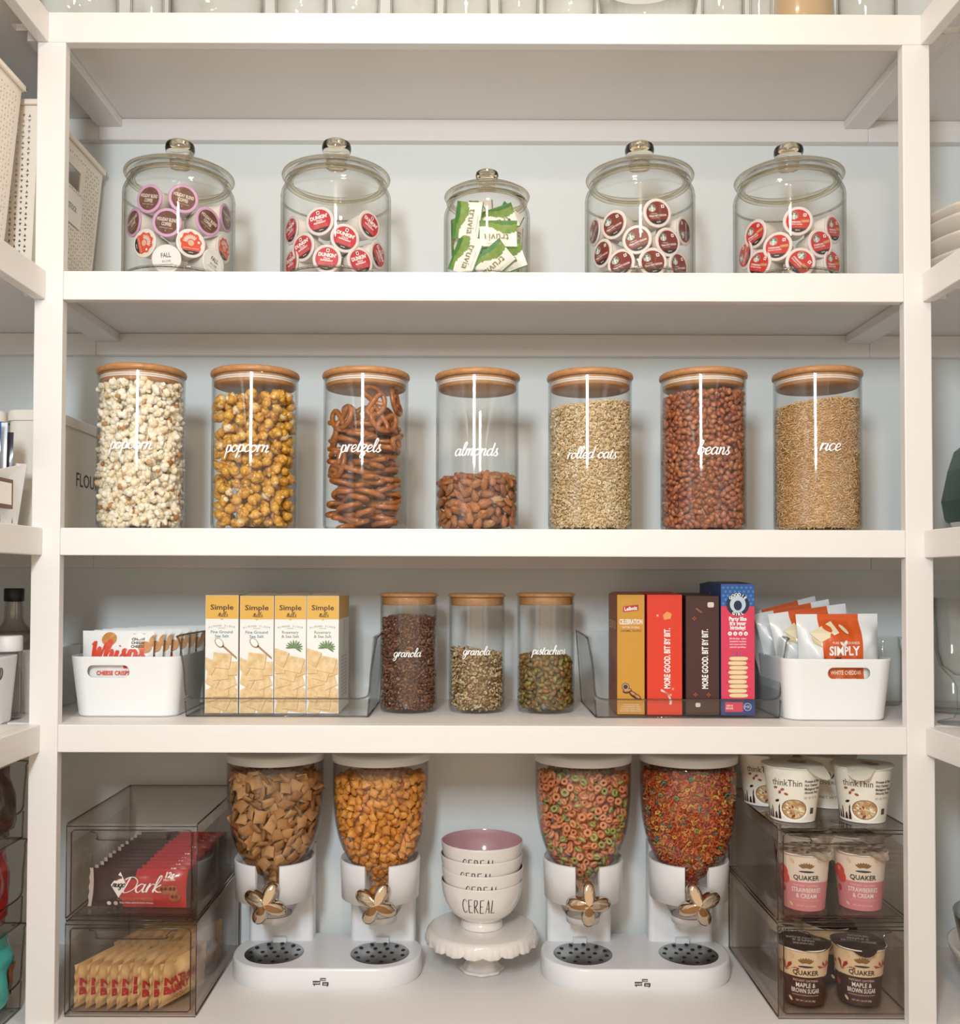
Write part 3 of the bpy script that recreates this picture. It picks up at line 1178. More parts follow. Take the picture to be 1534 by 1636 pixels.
def packet_proto(seed):
    mb = MB()
    w, h = .064, .046

    def colr(u, v):
        lim = .36 + .14 * math.cos(u * 2.6 + 1.2)
        if abs(u) > .95 or v > .95:
            return PKD
        if v < lim:
            return PKG if v > lim * .35 else PKD
        return PKW
    fn = pouch(mb, w, h, .005, colr, nx=20, nz=22, crimp=.02, wr=.0012, seed=seed)
    g = ink('77772C')
    mb.text('truvia', .003, h * .66, .0125, fn, g, xs=1.05, lift=.0006)
    mb.text('calorie-free sweetener', .006, h * .87, .0022, fn, ink('A5A58A'), lift=.0006)
    return mb.obj('sweetener_packet')


pk = [packet_proto(s) for s in range(3)]
pkn = 0


def packet(px, py, roll, Y=None, tip=0.0, yaw=0.0, lab=True):
    global pkn
    cx, cy, z0, Rb = jars[2]
    o = pk[pkn] if pkn < 3 else copy_tree(pk[pkn % 3])
    pkn += 1
    X, Z = PW(px, py, Y)
    M = Matrix.Translation((X, Y, Z)) @ Matrix.Rotation(yaw, 4, 'Z') @ Matrix.Rotation(tip, 4, 'X') @ Matrix.Rotation(math.radians(roll), 4, 'Y') @ Matrix.Translation((0, 0, -.023))
    o.matrix_world = M
    tag(o, 'green and white sweetener packet inside the smallest glass jar', 'packet', 'sweetener packets in the small jar')


yj = JY - jars[2][3]
packet(796, 374, 180, yj + .016)
packet(748, 352, 98, yj + .024, yaw=-.2)
packet(745, 407, 112, yj + .024, yaw=-.30)
packet(796, 352, 160, yj + .038, tip=-.1)
packet(810, 358, 118, yj + .048, yaw=.5)
packet(768, 412, 125, yj + .026, tip=.25)
packet(788, 418, 140, yj + .021, tip=.35)
packet(808, 414, 160, yj + .026, tip=.3)
packet(734, 374, 88, yj + .045, yaw=-.9)
packet(733, 398, 92, yj + .052, yaw=-1.1)
packet(823, 385, 95, yj + .048, yaw=.95)
packet(822, 412, 85, yj + .048, yaw=1.0)
rr_ = random.Random(5)
for i in range(16):
    a, q = rr_.uniform(0, 2 * PI), rr_.uniform(0, .016)
    packet(778 + q * 900 * math.cos(a), rr_.uniform(350, 418), rr_.uniform(0, 360), JY + .012 + .02 * rr_.random() - .02, tip=rr_.uniform(-.3, .3), yaw=rr_.uniform(-.9, .9))


# ================================================================== bamboo-lidded canisters
def canister(px, Y, zb, dpx, ytop, word, wpx, wpy, xh, label, group, hpx=None, lidt=.011, wt=.10, sag=.014):
    s = (1.55 + Y) / 1.55 / 1000
    X = X_at(px, Y, zb + .1)
    Rl = dpx / 2 * s / math.sqrt(1 + ((px - 750) / 1550) ** 2)
    Rb = Rl * .965
    zt = PW(px, ytop, Y)[1] - zb
    t = empty('canister', (X, Y, zb), label, 'canister', group)
    zr = zt - lidt
    prof = [(Rb * .90, .0008), (Rb * .97, .003), (Rb, .010), (Rb, .0108), (Rb, zr * .5), (Rb, zr - .0022), (Rb, zr - .001)]
    mb = MB()
    mb.lathe([(0, .0008)] + prof + [(Rb - .0012, zr), (Rb - .0024, zr - .001), (Rb - .0024, zr - .002), (Rb - .0024, .013), (Rb - .0024, .012), (Rb * .94, .0045), (0, .004)], 64, CANGLASS)
    mb.obj('glass_body', t)
    mb = MB()
    mb.lathe([(0, zr + .0002), (Rl - .0035, zr + .0002), (Rl - .0008, zr + .002), (Rl, zr + lidt * .45), (Rl - .0012, zt - .002), (Rl - .005, zt), (0, zt)], 64, WOOD)
    mb.lathe([(0, zr - sag - .0015), (Rb * .93, zr - sag - .0015), (Rb * .945, zr - sag), (Rb * .945, zr)], 64, WOOD)
    ld = mb.obj('bamboo_lid', t)
    mb = MB()
    r0 = Rb - .0026
    for zz in (zr - .0052, zr - .0085):
        mb.lathe([(Rb * .945, zz + .0014), (r0 - .0006, zz + .0012), (r0 - .0004, zz), (r0 - .0006, zz - .0012), (Rb * .945, zz - .0014)], 64, SEAL)
    mb.obj('seal', ld)
    # lettering on the outside of the glass, facing straight out of the shelf
    Yt = Y - Rb
    Xt, Zt = PW(wpx, wpy, Yt)
    mb = MB()
    mb.script(word, (Xt - X), Zt - zb, xh, f_cyl(Rb), LETTER, lift=.0005, wt=wt)
    mb.obj('lettering', t)
    return X, Y, zb, Rb - .003


CG = 'bamboo lidded canisters on the middle shelf'
CY3 = 0.092
c1 = canister(225.5, CY3, S3, 147, 593, 'popcorn', 206, 711, .0110, 'bamboo lidded glass canister of plain white popcorn', CG)
c2 = canister(407, CY3, S3, 144, 596, 'popcorn', 392, 716, .0115, 'bamboo lidded glass canister of golden caramel popcorn', CG)
c3 = canister(584.5, CY3, S3, 141, 598, 'pretzels', 574, 716, .0115, 'bamboo lidded glass canister of brown pretzels', CG)
c4 = canister(762.5, CY3, S3, 137, 600, 'almonds', 760, 722, .0112, 'bamboo lidded glass canister one third full of almonds', CG)
c5 = canister(942.5, CY3, S3, 139, 600, 'rolled oats', 945, 727, .0100, 'bamboo lidded glass canister of pale rolled oats', CG)
c6 = canister(1123.5, CY3, S3, 143, 599, 'beans', 1140, 720, .0118, 'bamboo lidded glass canister of reddish brown beans', CG)
c7 = canister(1306, CY3, S3, 148, 597, 'rice', 1326, 714, .0118, 'bamboo lidded glass canister of light brown rice', CG)


def zrel(py, c):
    return PW(760, py, c[1] - c[3])[1] - c[2]


def flat_top(h, slope=(0, 0), dome=0.0, amp=.003, seed=0):
    return lambda x, y: h + slope[0] * x + slope[1] * y + dome * (1 - (x * x + y * y) / .0045) + amp * noise.noise(Vector((x * 40, y * 40, seed)))


M_POP = piece_mat('popcorn', [(0, 'F3E9D2'), (.4, 'F8F2E4'), (.75, 'F0DDB6'), (.93, 'F5EAD0'), (.97, 'C08A48'), (1, 'A5683A')], .6, spot=('D9A868', 120, .60, .80))
M_CAR = piece_mat('caramel_popcorn', [(0, 'CF942C'), (.4, 'E3AE3E'), (.8, 'D99F34'), (.93, 'E9CB8C'), (1, 'F0E6D0')], .25, spot=('A8631C', 90, .50, .75), coat=.4)
M_PRE = piece_mat('pretzel_crust', [(0, '9A5722'), (.5, 'B56E30'), (1, 'A36024')], .28, spot=('86441C', 90, .5, .7), coat=.3)
M_ALM = piece_mat('almond_skin', [(0, '9A5E34'), (.5, 'B27242'), (.9, '8C532E'), (.985, 'B98B5D'), (1, 'D9BD94')], .5, spot=('6A3A20', 260, .5, .75))
M_OAT = piece_mat('oat', [(0, 'E3C594'), (.3, 'F0DAB0'), (.7, 'D3AE78'), (1, 'F6E6C6')], .65)
M_BEAN = piece_mat('bean_skin', [(0, '8A4428'), (.35, 'A55A36'), (.7, 'B8744C'), (1, '743620')], .28, coat=.3)
M_RICE = piece_mat('rice_grain', [(0, 'D0A26A'), (.4, 'E4BE88'), (.75, 'BE8E58'), (.95, 'F0D9B0'), (1, '8A6A3E')], .45)

Rc = lambda c: (lambda z: c[3] - (.004 if z < .008 else 0))
fill(c1[0], c1[1], S3 + .004, Rc(c1), flat_top(zrel(612, c1), (.02, -.06), seed=1), .0122, .0080, [kernel(i, .0108, 6, .44, .58) for i in range(8)], M_POP,
     ('popcorn_piece', 'white popped corn piece in the first bamboo lidded canister', 'popcorn', 'white popcorn'), ('popcorn_pile', 'mass of white popcorn filling the canister', 'popcorn'), tilt=2.0, seed=11)
fill(c2[0], c2[1], S3 + .004, Rc(c2), flat_top(zrel(632, c2), (.12, -.05), amp=.006, seed=2), .0165, .0095, [kernel(20 + i, .0112, 5, .42, .50, .72) for i in range(7)], M_CAR,
     ('caramel_popcorn_piece', 'glossy golden caramel popcorn piece in its canister', 'popcorn', 'caramel popcorn'), ('caramel_popcorn_pile', 'mass of golden caramel popcorn filling the canister', 'popcorn'), tilt=2.0, seed=12, layers=3)
alm = [blob(.0122, .0072, .0045, 2, taper=.28, wrinkle=.10, seed=i) for i in range(3)]
fill(c4[0], c4[1], S3 + .004, Rc(c4), flat_top(zrel(763, c4) - .002, (.05, 0), dome=.010, seed=4), .0132, .0055, alm, M_ALM,
     ('almond', 'whole brown almond in the almond canister', 'almond', 'almonds'), ('almond_pile', 'pile of brown almonds within the canister', 'almonds'), tilt=.45, seed=13)
fill(c5[0], c5[1], S3 + .004, Rc(c5), flat_top(zrel(644, c5), (.10, 0), seed=5), .0046, .0018, [flake(.0042, .0031, .0005, 8, i, .25) for i in range(4)], M_OAT,
     None, ('rolled_oats', 'pale rolled oats filling the canister', 'oats'), tilt=.6, seed=14, arc=1.6)
bean = [blob(.0066, .0045, .0038, 2, bend=-.22, seed=i) for i in range(2)]
fill(c6[0], c6[1], S3 + .004, Rc(c6), flat_top(zrel(625, c6), (.05, -.04), seed=6), .0078, .0042, bean, M_BEAN,
     ('bean', 'dried reddish brown bean in the bean canister', 'bean', 'beans'), ('bean_pile', 'mass of reddish brown beans filling the canister', 'beans'), tilt=.5, seed=15, arc=1.6)
fill(c7[0], c7[1], S3 + .004, Rc(c7), flat_top(zrel(638, c7), (.09, 0), dome=.006, seed=7), .0033, .0014, [grain(.0033, .0011)], M_RICE,
     None, ('rice', 'light brown rice filling the canister', 'rice'), tilt=.5, seed=16, arc=1.55)

# pretzels: stacked flat, a few standing against the glass at the top
ps = [pretzel_shape(.0250, i) for i in range(1)]
pme = tri_mesh('pretzel_shape', ps[0][0], ps[0][1], M_PRE)
rp = random.Random(21)


def pretzel(x, y, z, M):
    o = bpy.data.objects.new('pretzel', pme)
    COL.objects.link(o)
    o.matrix_world = Matrix.Translation((c3[0] + x, c3[1] + y, c3[2] + z)) @ M
    tag(o, 'salted brown pretzel twist in the pretzel canister', 'pretzel', 'pretzels')


zt = .010
lay = 0
while zt < zrel(672, c3):
    base = rp.uniform(0, 6)
    for k in range(4):
        a = base + k * PI / 2 + rp.uniform(-.25, .25)
        q = .036 + rp.uniform(-.004, .002)
        tl = Matrix.Rotation(rp.uniform(-.28, .28), 4, 'X') @ Matrix.Rotation(rp.uniform(-.28, .28), 4, 'Y')
        pretzel(q * math.sin(a), -q * math.cos(a), zt + rp.uniform(-.002, .003), tl @ Matrix.Rotation(rp.uniform(0, 6.3), 4, 'Z'))
    zt += .0098
    lay += 1
for px, py, rl in ((546, 668, 5), (612, 672, -15), (640, 700, 60), (534, 700, 10), (598, 640, 100), (632, 640, -70), (540, 745, 40)):
    rr = .052
    Y = c3[1] - rr
    for _ in range(14):
        X, Z = PW(px, py, Y)
        s = max(-.98, min(.98, (X - c3[0]) / rr))
        Y = .5 * Y + .5 * (c3[1] - rr * math.sqrt(1 - s * s))
    a = math.asin(s)
    n = Vector((math.sin(a), -math.cos(a), .15)).normalized()
    xa = Vector((0, 0, 1)).cross(n).normalized()
    M = Matrix((xa, n.cross(xa), n)).transposed().to_4x4() @ Matrix.Rotation(math.radians(rl), 4, 'Z')
    pretzel(rr * math.sin(a), -rr * math.cos(a), Z - c3[2], M)
for k in range(9):
    a = PI * .6 + k * .3
    M = Matrix.Rotation(a, 4, 'Z') @ Matrix.Rotation(1.4, 4, 'X') @ Matrix.Rotation(rp.uniform(0, 6), 4, 'Z')
    pretzel(.043 * math.sin(a), -.043 * math.cos(a), zrel(690, c3) + .02 + (k % 2) * .012, M)

# the three smaller canisters one shelf down
CY4 = 0.178
SG = 'small bamboo lidded canisters beside the clear bins'
d1 = canister(653, CY4, S4, 94, 947, 'granola', 650, 1046, .0078, 'small bamboo lidded canister of dark chocolate granola', SG, lidt=.0075, sag=.012, wt=.105)
d2 = canister(762, CY4, S4, 92, 948, 'granola', 761, 1043, .0078, 'small bamboo lidded canister of pale granola with oats', SG, lidt=.0075, sag=.012, wt=.105)
d3 = canister(872, CY4, S4, 94, 947, 'pistachios', 877, 1042, .0078, 'small bamboo lidded canister of green and brown pistachio kernels', SG, lidt=.0075, sag=.012, wt=.105)
M_GRD = piece_mat('dark_granola', [(0, '54301F'), (.4, '74442D'), (.75, '8E5C40'), (.93, '8F6645'), (1, 'BB9068')], .5)
M_GRL = piece_mat('pale_granola', [(0, '6F5230'), (.12, '9A7748'), (.35, 'C6A577'), (.7, 'DCC39B'), (.9, '83793F'), (1, 'EFDDBE')], .55)
M_PIS = piece_mat('pistachio_kernel', [(0, '6B5526'), (.3, '7C6B30'), (.55, '8D7340'), (.8, '94602F'), (1, '8E9440')], .4, spot=('5C3B20', 200, .5, .75))
gsh = [flake(.0052, .0036, .0009, 7, i, .3) for i in range(3)] + [popcorn_shape(40 + i, .0036, 1, 3, .3) for i in range(2)] + [blob(.0048, .0024, .0016, 1)]
fill(d1[0], d1[1], S4 + .004, Rc(d1), flat_top(zrel(993, d1) - .003, (0, 0), dome=.008, seed=8), .0056, .0026, gsh, M_GRD, None,
     ('chocolate_granola', 'dark brown granola filling the small canister', 'granola'), tilt=.9, seed=17, top_seen=True)
fill(d2[0], d2[1], S4 + .004, Rc(d2), flat_top(zrel(1046, d2) - .002, (-.12, 0), dome=.003, seed=9), .0060, .0026, gsh, M_GRL, None,
     ('oat_granola', 'pale oat and seed granola half filling the small canister', 'granola'), tilt=.9, seed=18, top_seen=True)
fill(d3[0], d3[1], S4 + .004, Rc(d3), flat_top(zrel(1055, d3) - .003, (-.03, 0), dome=.007, seed=10), .0082, .0040, [blob(.0074, .0042, .0036, 2, taper=.1, wrinkle=.12, seed=i) for i in range(3)], M_PIS,
     ('pistachio', 'shelled pistachio kernel in the small canister', 'pistachio', 'pistachios'), ('pistachio_pile', 'pile of shelled pistachio kernels within the small canister', 'pistachios'), tilt=.6, seed=19, top_seen=True)


# ================================================================== fourth shelf
def handled_bin(name, x, y, z, w, d, h, label, group=None, hole=None, rz=0.0, taper=.90, m=BIN, r=.028, cat='bin'):
    """tapered bin with rounded corners, base centre of the front edge at (x, y, z); an oval grip through the front"""
    mb = MB()
    T = .003
    def ring(s, q, zz):
        return ([(px * s * (1 - 2 * q / w), d / 2 + py * s * (1 - 2 * q / d)) for px, py in rrect(w, d, r)], zz)
    rings = [ring(taper * .97, 0, .0), ring(taper, 0, .004), ring(.995, 0, h - .004), ring(1.0, 0, h - .001), ring(1.0, .0008, h), ring(1.0, T, h - .0005), ring(taper, T, .006)]
    mb.prism(rings, m, smooth=True)
    o = mb.obj(name, fixn=True)
    o.location = (x, y, z)
    o.rotation_euler.z = rz
    tag(o, label, cat, group)
    if hole:
        hx, hz, hw, hh = hole
        cb = MB()
        pts = [(hx + px, py) for px, py in rrect(hw, hh, hh / 2 - .0005)]
        vs = [(a, yy, hz + b) for yy in (-.02, .045) for a, b in pts]
        n = len(pts)
        cb.add(vs, [tuple(range(n)), tuple(range(2 * n - 1, n - 1, -1))] + [(i, n + i, n + (i + 1) % n, (i + 1) % n) for i in range(n)], m)
        c = cb.obj('cutter', fixn=True)
        c.location, c.rotation_euler = o.location, o.rotation_euler
        md = o.modifiers.new('cut', 'BOOLEAN')
        md.object = c
        md.operation = 'DIFFERENCE'
        md.solver = 'EXACT'
        dg = bpy.context.evaluated_depsgraph_get()
        dg.update()
        me = bpy.data.meshes.new_from_object(o.evaluated_get(dg))
        o.modifiers.remove(md)
        o.data = me
        bpy.data.objects.remove(c)
    o.modifiers.new('wn', 'WEIGHTED_NORMAL')
    return o


# white grip bin with cheese crisps
yb = .070
xa, xb = X_at(105, yb, S4 + .1), X_at(286, yb, S4 + .1)
zt = PW(200, 1049, yb)[1]
wb = xb - xa
XB = (xa + xb) / 2
handled_bin('storage_bin', XB, yb, S4, wb, .25, zt - S4, 'white grip bin of cheese crisp bags, beside the four cracker boxes', 'white grip bins', hole=(X_at(172, yb, zt - .02) - XB, PW(172, 1073, yb)[1] - S4, .071, .021))
OR_ = ink('D8452C')
CB_W = mat('bag_white', 'EEF0F0', .35, coat=.3)
CB_T = mat('bag_cracker', 'C58742', .5)


def crisp_bag(i):
    mb = MB()
    w, h = .122, .137
    fn = pouch(mb, w, h, .018, lambda u, v: CB_W, nx=28, nz=30, wr=.002, seed=i, crimp=.05)
    for u, v, r_ in ((-.014, .90, .0125), (.048, .80, .011), (.066, .88, .012), (-.06, .6, .01)):
        mb.ell2(u, v * h, r_, r_ * .9, fn, CB_T, .0008)
    mb.ell2(.036, .86 * h, .0165, .0165, fn, WHITE, .0006)
    for q, s in enumerate(('CHEESE', 'CHEESE', 'CHEESE')):
        mb.text(s, .036, (.90 - q * .045) * h, .0042, fn, BLACK, bold=.03, lift=.0009, width=.022)
    mb.text('NO SUGAR NO WHEAT', .036, .962 * h, .0018, fn, BLACK, lift=.0009, width=.02)
    mb.script('Whisps', .002, .0965, .0165, fn, OR_, lift=.001, wt=.16, shear=.15, xs=1.1)
    mb.text('CHEESE CRISPS', -.004, .0665, .0066, fn, OR_, bold=.03, lift=.001, width=.058)
    return mb.obj('crisp_bag')


rb = random.Random(3)
protoc = None
for i in range(9):
    o = crisp_bag(0) if i == 0 else protoc.copy()
    if i:
        COL.objects.link(o)
    protoc = protoc or o
    o.location = (XB - .016 + i * .0075 + rb.uniform(-.002, .002), yb + .022 + i * .0235, S4 + .007)
    o.rotation_euler = (-.05, rb.uniform(-.02, .02), rb.uniform(-.04, .04))
    tag(o, 'front white bag of cheese crisps showing through the grip of its bin' if i == 0 else 'white cheese crisps bag standing behind others in the grip bin', 'snack bag', None if i == 0 else 'cheese crisps bags in the white bin')

# white grip bin with puff bags
yb2 = .050
xa, xb = X_at(1262, yb2, S4 + .1) - .008, X_at(1434, yb2, S4 + .1)
zt2 = PW(1350, 1053, yb2)[1]
wb2 = xb - xa
XB2 = (xa + xb) / 2
handled_bin('storage_bin', XB2, yb2, S4, wb2, .25, zt2 - S4, 'white grip bin of orange and white puff bags, beside the cookie boxes', 'white grip bins', hole=(X_at(1358, yb2, zt2 - .02) - XB2, PW(1358, 1076, yb2)[1] - S4, .070, .019), rz=0.0)
PF_O = mat('bag_orange', 'D2581F', .35, coat=.3)
PF_W = mat('bag_silver_white', 'E4E8EA', .3, coat=.3)


def puff_bag():
    mb = MB()
    w, h = .138, .168
    fn = pouch(mb, w, h, .040, lambda u, v: PF_O if -.46 < u < .52 else PF_W, nx=50, nz=36, wr=.006, seed=4, crimp=.06)
    cw = ink('E9DDBB')
    mb.poly2([(-.052, .136), (-.012, .156), (-.004, .136), (-.036, .120)], fn, cw, .0012)
    mb.poly2([(-.050, .130), (-.036, .120), (-.034, .112), (-.048, .120)], fn, ink('D4C393'), .0012)
    mb.ell2(.006, .142, .010, .0035, fn, cw, .0012, rot=-.9)
    mb.text('PURE DELICIOUSNESS', .006, .119, .0040, fn, WHITE, lift=.001, width=.046)
    mb.text('SIMPLY', .003, .106, .0145, fn, WHITE, lift=.001, width=.052, bold=.03)
    mb.ell2(.005, .118, .0028, .0055, fn, WHITE, .0014, rot=-.5)
    mb.ell2(-.001, .117, .0022, .0045, fn, WHITE, .0014, rot=.7)
    mb.text('Cheetos', .008, .088, .013, fn, BLACK, lift=.001, width=.050, bold=.06)
    mb.text('WHITE CHEDDAR', .004, .0700, .0066, fn, ink('F3E2C8'), lift=.0022, width=.052, bold=.02)
    mb.text('PUFFS AND REAL CHEESE', .004, .0600, .0026, fn, ink('F3C89A'), lift=.0012, width=.034)
    mb.text('gluten free', .063, .086, .004, fn, BLACK, lift=.001, width=.018)
    return mb.obj('puff_bag')


pb = puff_bag()
for i, (dx, dy, rz, ry) in enumerate(((.006, .030, .0, -.01), (-.008, .072, .05, -.14), (-.012, .112, .05, -.20), (-.014, .150, .05, -.25), (-.004, .19, 0, -.05))):
    o = pb if i == 0 else copy_tree(pb)
    o.location = (XB2 + dx + .004, yb2 + dy, S4 + .008 + abs(ry) * .069)
    o.rotation_euler = (-.07, ry, rz)
    tag(o, 'front orange and white bag of cheddar puffs in the grip bin' if i == 0 else 'white ended puff bag leaning behind the front orange bag', 'snack bag', None if i == 0 else 'puff bags behind the front one')


def clear_bin(xl, xr, yf, yb_, z, ht, lip, label):
    t = empty('clear_bin', ((xl + xr) / 2, yf, z), label, 'bin', 'clear acrylic bins')
    w, fl, T = (xr - xl), .010, .0025
    mb = MB()
    a, b, d = -w / 2 + fl, w / 2 - fl, yb_ - yf
    mb.box(a, b, 0, d, .001, .0035, ACRYL)
    # side walls lean outwards
    for s, x0 in ((-1, a), (1, b)):
        x1 = x0 + s * fl
        vs = [(x0, 0, .001), (x0, d, .001), (x1, d, ht), (x1, 0, ht)]
        vs += [(p[0] - s * T, p[1], p[2]) for p in vs]
        mb.add(vs, [(0, 1, 2, 3), (7, 6, 5, 4), (0, 3, 7, 4), (1, 5, 6, 2), (3, 2, 6, 7), (0, 4, 5, 1)], ACRYL)
    mb.box(a, b, -T, 0, .001, lip, ACRYL)
    mb.box(a - fl, b + fl, d - T, d, .001, ht, ACRYL)
    mb.obj('bin_walls', t)
    mb = MB()
    k = fl * lip / ht
    L = [(a - fl, d, ht), (a - fl - .006, .012, ht), (a - fl - .003, 0, ht - .008), (a - fl * .5, -.001, ht * .6), (a - k, -.001, lip + .016), (a - k + .004, -.001, lip + .004), (a + .016, -.001, lip)]
    Rr = [(-x, y, zz) for x, y, zz in L][::-1]
    mb.tube(catmull(L, 5) + catmull(Rr, 5), .0016, 6, ACRYL_E)
    mb.tube([(a, -.001, .002), (b, -.001, .002)], .0013, 6, ACRYL_E)
    for s, x0 in ((-1, a), (1, b)):
        mb.tube([(x0, 0, .002), (x0, d, .002)], .0012, 6, ACRYL_E)
        mb.tube([(x0, -.001, .002), (x0 + s * k, -.001, lip)], .0012, 6, ACRYL_E)
        mb.tube([(x0, d, .002), (x0 + s * fl, d, ht)], .0012, 6, ACRYL_E)
    mb.obj('rim', t)
    mb = MB()
    for x0 in (a + .008, b - .008):
        for y0 in (.008, d - .01):
            mb.lathe([(0, 0), (.003, 0), (.003, .0012), (0, .0012)], 10, ACRYL_E, c=(x0, y0, 0))
    mb.obj('foot', t)
    return t


YA = .088
zt = PW(600, 1017, YA)[1]
clear_bin(X_at(289, YA, S4 + .08), X_at(598, YA, S4 + .08), YA, .300, S4, zt - S4, .0315, 'clear acrylic bin holding four cracker boxes')
clear_bin(X_at(943, YA, S4 + .08), X_at(1254, YA, S4 + .08), YA, .300, S4, zt - S4, .0315, 'clear acrylic bin holding four tall colourful cookie boxes')


def carton(name, px0, px1, ytop, Y, d, base, side, draw, label, group=None, rz=0.0, z0=None, topm=None, sidedraw=None, cat='box'):
    z0 = S4 + .0042 if z0 is None else z0
    x0, x1 = X_at(px0, Y, z0 + .1), X_at(px1, Y, z0 + .1)
    h = PW((px0 + px1) / 2, ytop, Y)[1] - z0
    w = x1 - x0
    mb = MB()
    mb.box(-w / 2, w / 2, 0, d, 0, h, side)
    mb.box(-w / 2 + .0005, w / 2 - .0005, -.0004, .0002, .0004, h - .0004, base)
    tm = topm or side
    # tuck flap slightly raised
    mb.add([(-w / 2 + .001, .001, h + .0003), (w / 2 - .001, .001, h + .0003), (w / 2 - .002, d * .6, h + .004), (-w / 2 + .002, d * .6, h + .004)], [(0, 1, 2, 3)], tm)
    mb.add([(-w / 2 + .001, .001, h + .0002), (-w / 2 + .001, d, h + .0002), (-w / 2 + .002, d * .6, h + .0038)], [(0, 1, 2)], tm)
    fn = lambda u, v, l: (u, -.0004 - l, v)
    draw(mb, fn, w, h)
    if sidedraw:
        sidedraw(mb, w, h, d)
    o = mb.obj(name)
    o.location = ((x0 + x1) / 2, Y, z0)
    o.rotation_euler.z = rz
    return tag(o, label, cat, group)


CRW = mat('carton_white', 'EDECE8', .5)
CRY = mat('carton_yellow', 'E0AE4A', .5)
CKR = mat('printed_cracker', 'E9CFA3', .6, noise_c=('D9B57F', 90))
CKD = ink('B98E5C')


def cracker_face(kind):
    def draw(mb, fn, w, h):
        mb.rect2(-w / 2 + .0005, w / 2 - .0005, h * .80, h - .0005, fn, CRY, .0001)
        mb.poly2([(-.003, h * .80), (.003, h * .80), (0, h * .788)][::-1], fn, CRY, .0001)
        br = ink('4A2A1A')
        mb.text('Simple', 0, h * .90, .0085, fn, br, width=w * .70, bold=.02, lift=.0004)
        mb.script('Mills', .001, h * .829, .0046, fn, br, wt=.08, shear=.2, lift=.0004, xs=1.15)
        for i, ch in enumerate('ALMOND FLOUR'):
            u = (i - 5.5) / 5.5
            mb.text(ch, u * w * .38, h * .742 - .0024 * u * u, .0030, fn, ink('6B6460'), rot=-u * .25, lift=.0004)
        mb.text('CRACKERS', 0, h * .722, .0018, fn, ink('8A8480'), lift=.0004)
        fc = ink('4E7F95') if kind == 'salt' else ink('7C8F6A')
        a, b = ('Fine Ground', 'Sea Salt') if kind == 'salt' else ('Rosemary', '& Sea Salt')
        mb.text(a, 0, h * .690, .0048, fn, fc, width=w * .66 if kind == 'salt' else w * .52, lift=.0004, bold=.01)
        mb.text(b, 0, h * .655, .0048, fn, fc, width=w * .42 if kind == 'salt' else w * .55, lift=.0004, bold=.01)
        r = random.Random(9 if kind == 'salt' else 4)
        # pile of crackers
        spots = [(.28, .07), (-.25, .05), (.0, .10), (-.36, .17), (.34, .19), (-.02, .21), (.22, .29), (-.30, .30), (.36, .40), (-.05, .36), (-.42, .42)] + ([(0, .47)] if kind == 'salt' else [(.12, .44), (-.38, .50)])
        for k, (u, v) in enumerate(spots):
            s = .0135 if k < 11 else .0150
            a = r.uniform(-.5, .5)
            lf = .0004 + k * .00006
            cx_, cy_ = u * w, v * h * .95
            lim = w / 2 - .001
            P = []
            for sx, sy in ((-1, -1), (1, -1), (1, 1), (-1, 1)):
                x = cx_ + (sx * math.cos(a) - sy * math.sin(a)) * s
                y = cy_ + (sx * math.sin(a) + sy * math.cos(a)) * s * .85
                P.append((max(-lim, min(lim, x)), max(.001, y)))
            mb.poly2([(max(-lim, min(lim, x + .0008)), max(.0006, y - .0010)) for x, y in P], fn, CKD, lf)
            mb.poly2(P, fn, CKR, lf + .00003)
            for i in (-1, 0, 1):
                for j in (-1, 0, 1):
                    if (i + j) % 2 == 0:
                        x = cx_ + (i * math.cos(a) - j * math.sin(a)) * s * .55
                        y = cy_ + (i * math.sin(a) + j * math.cos(a)) * s * .5
                        if abs(x) < lim and y > .002:
                            mb.ell2(x, y, .0007, .0006, fn, CKD, lf + .00005, n=6)
        if kind == 'salt':
            wd_ = ink('A87D52')
            mb.poly2([(-.002, .116), (.001, .1175), (.026, .0955), (.0262, .0915)], fn, wd_, .0012)
            mb.ell2(-.004, .1195, .0062, .0095, fn, wd_, .0012, rot=.7)
            mb.ell2(-.004, .1200, .0050, .0078, fn, ink('F1F0EE'), .0014, rot=.7)
        else:
            for k in range(11):
                a = -.6 + k * .38
                mb.ell2(.007 + .0075 * math.cos(a), .110 + .0055 * math.sin(a) + .002, .0075, .0014, fn, ink('7C9468' if k % 2 else '5E7A4E'), .0012 + k * .00003, rot=a, n=10)
    return draw


def cracker_side(mb, w, h, d):
    fs = lambda u, v, l: (w / 2 + l, u, v)
    mb.rect2(.0005, d - .0005, h * .80, h - .0005, fs, CRY, .0002)
    mb.rect2(d * .2, d * .8, h * .1, h * .5, fs, ink('E2E0DA'), .0002)
    for i in range(12):
        mb.rect2(d * .24, d * .74, h * (.13 + .03 * i), h * (.138 + .03 * i), fs, ink('B5B0A8'), .0004)
    mb.text('Simple', d / 2, h * .66, .014, fs, ink('CFCBC2'), rot=PI / 2, lift=.0004)


for k, p0, p1, yt, kd in ((0, 328, 380.5, 951, 'salt'), (1, 383, 437, 952, 'salt'), (2, 438.5, 489, 952, 'rose'), (3, 490, 541, 952, 'rose')):
    lb = {0: 'cracker box printed with a wooden salt spoon, at the end of its row', 1: 'cracker box with a salt spoon, touching the rosemary boxes',
          2: 'cracker box with a green rosemary sprig, next to the salt spoon boxes', 3: 'cracker box with a rosemary sprig, last of the row, white side showing'}[k]
    carton('cracker_box', p0, p1, yt, .104, .140, CRW, CRW, cracker_face(kd), lb, 'cracker boxes', sidedraw=cracker_side, topm=mat('carton_board', 'C9B79C', .7))


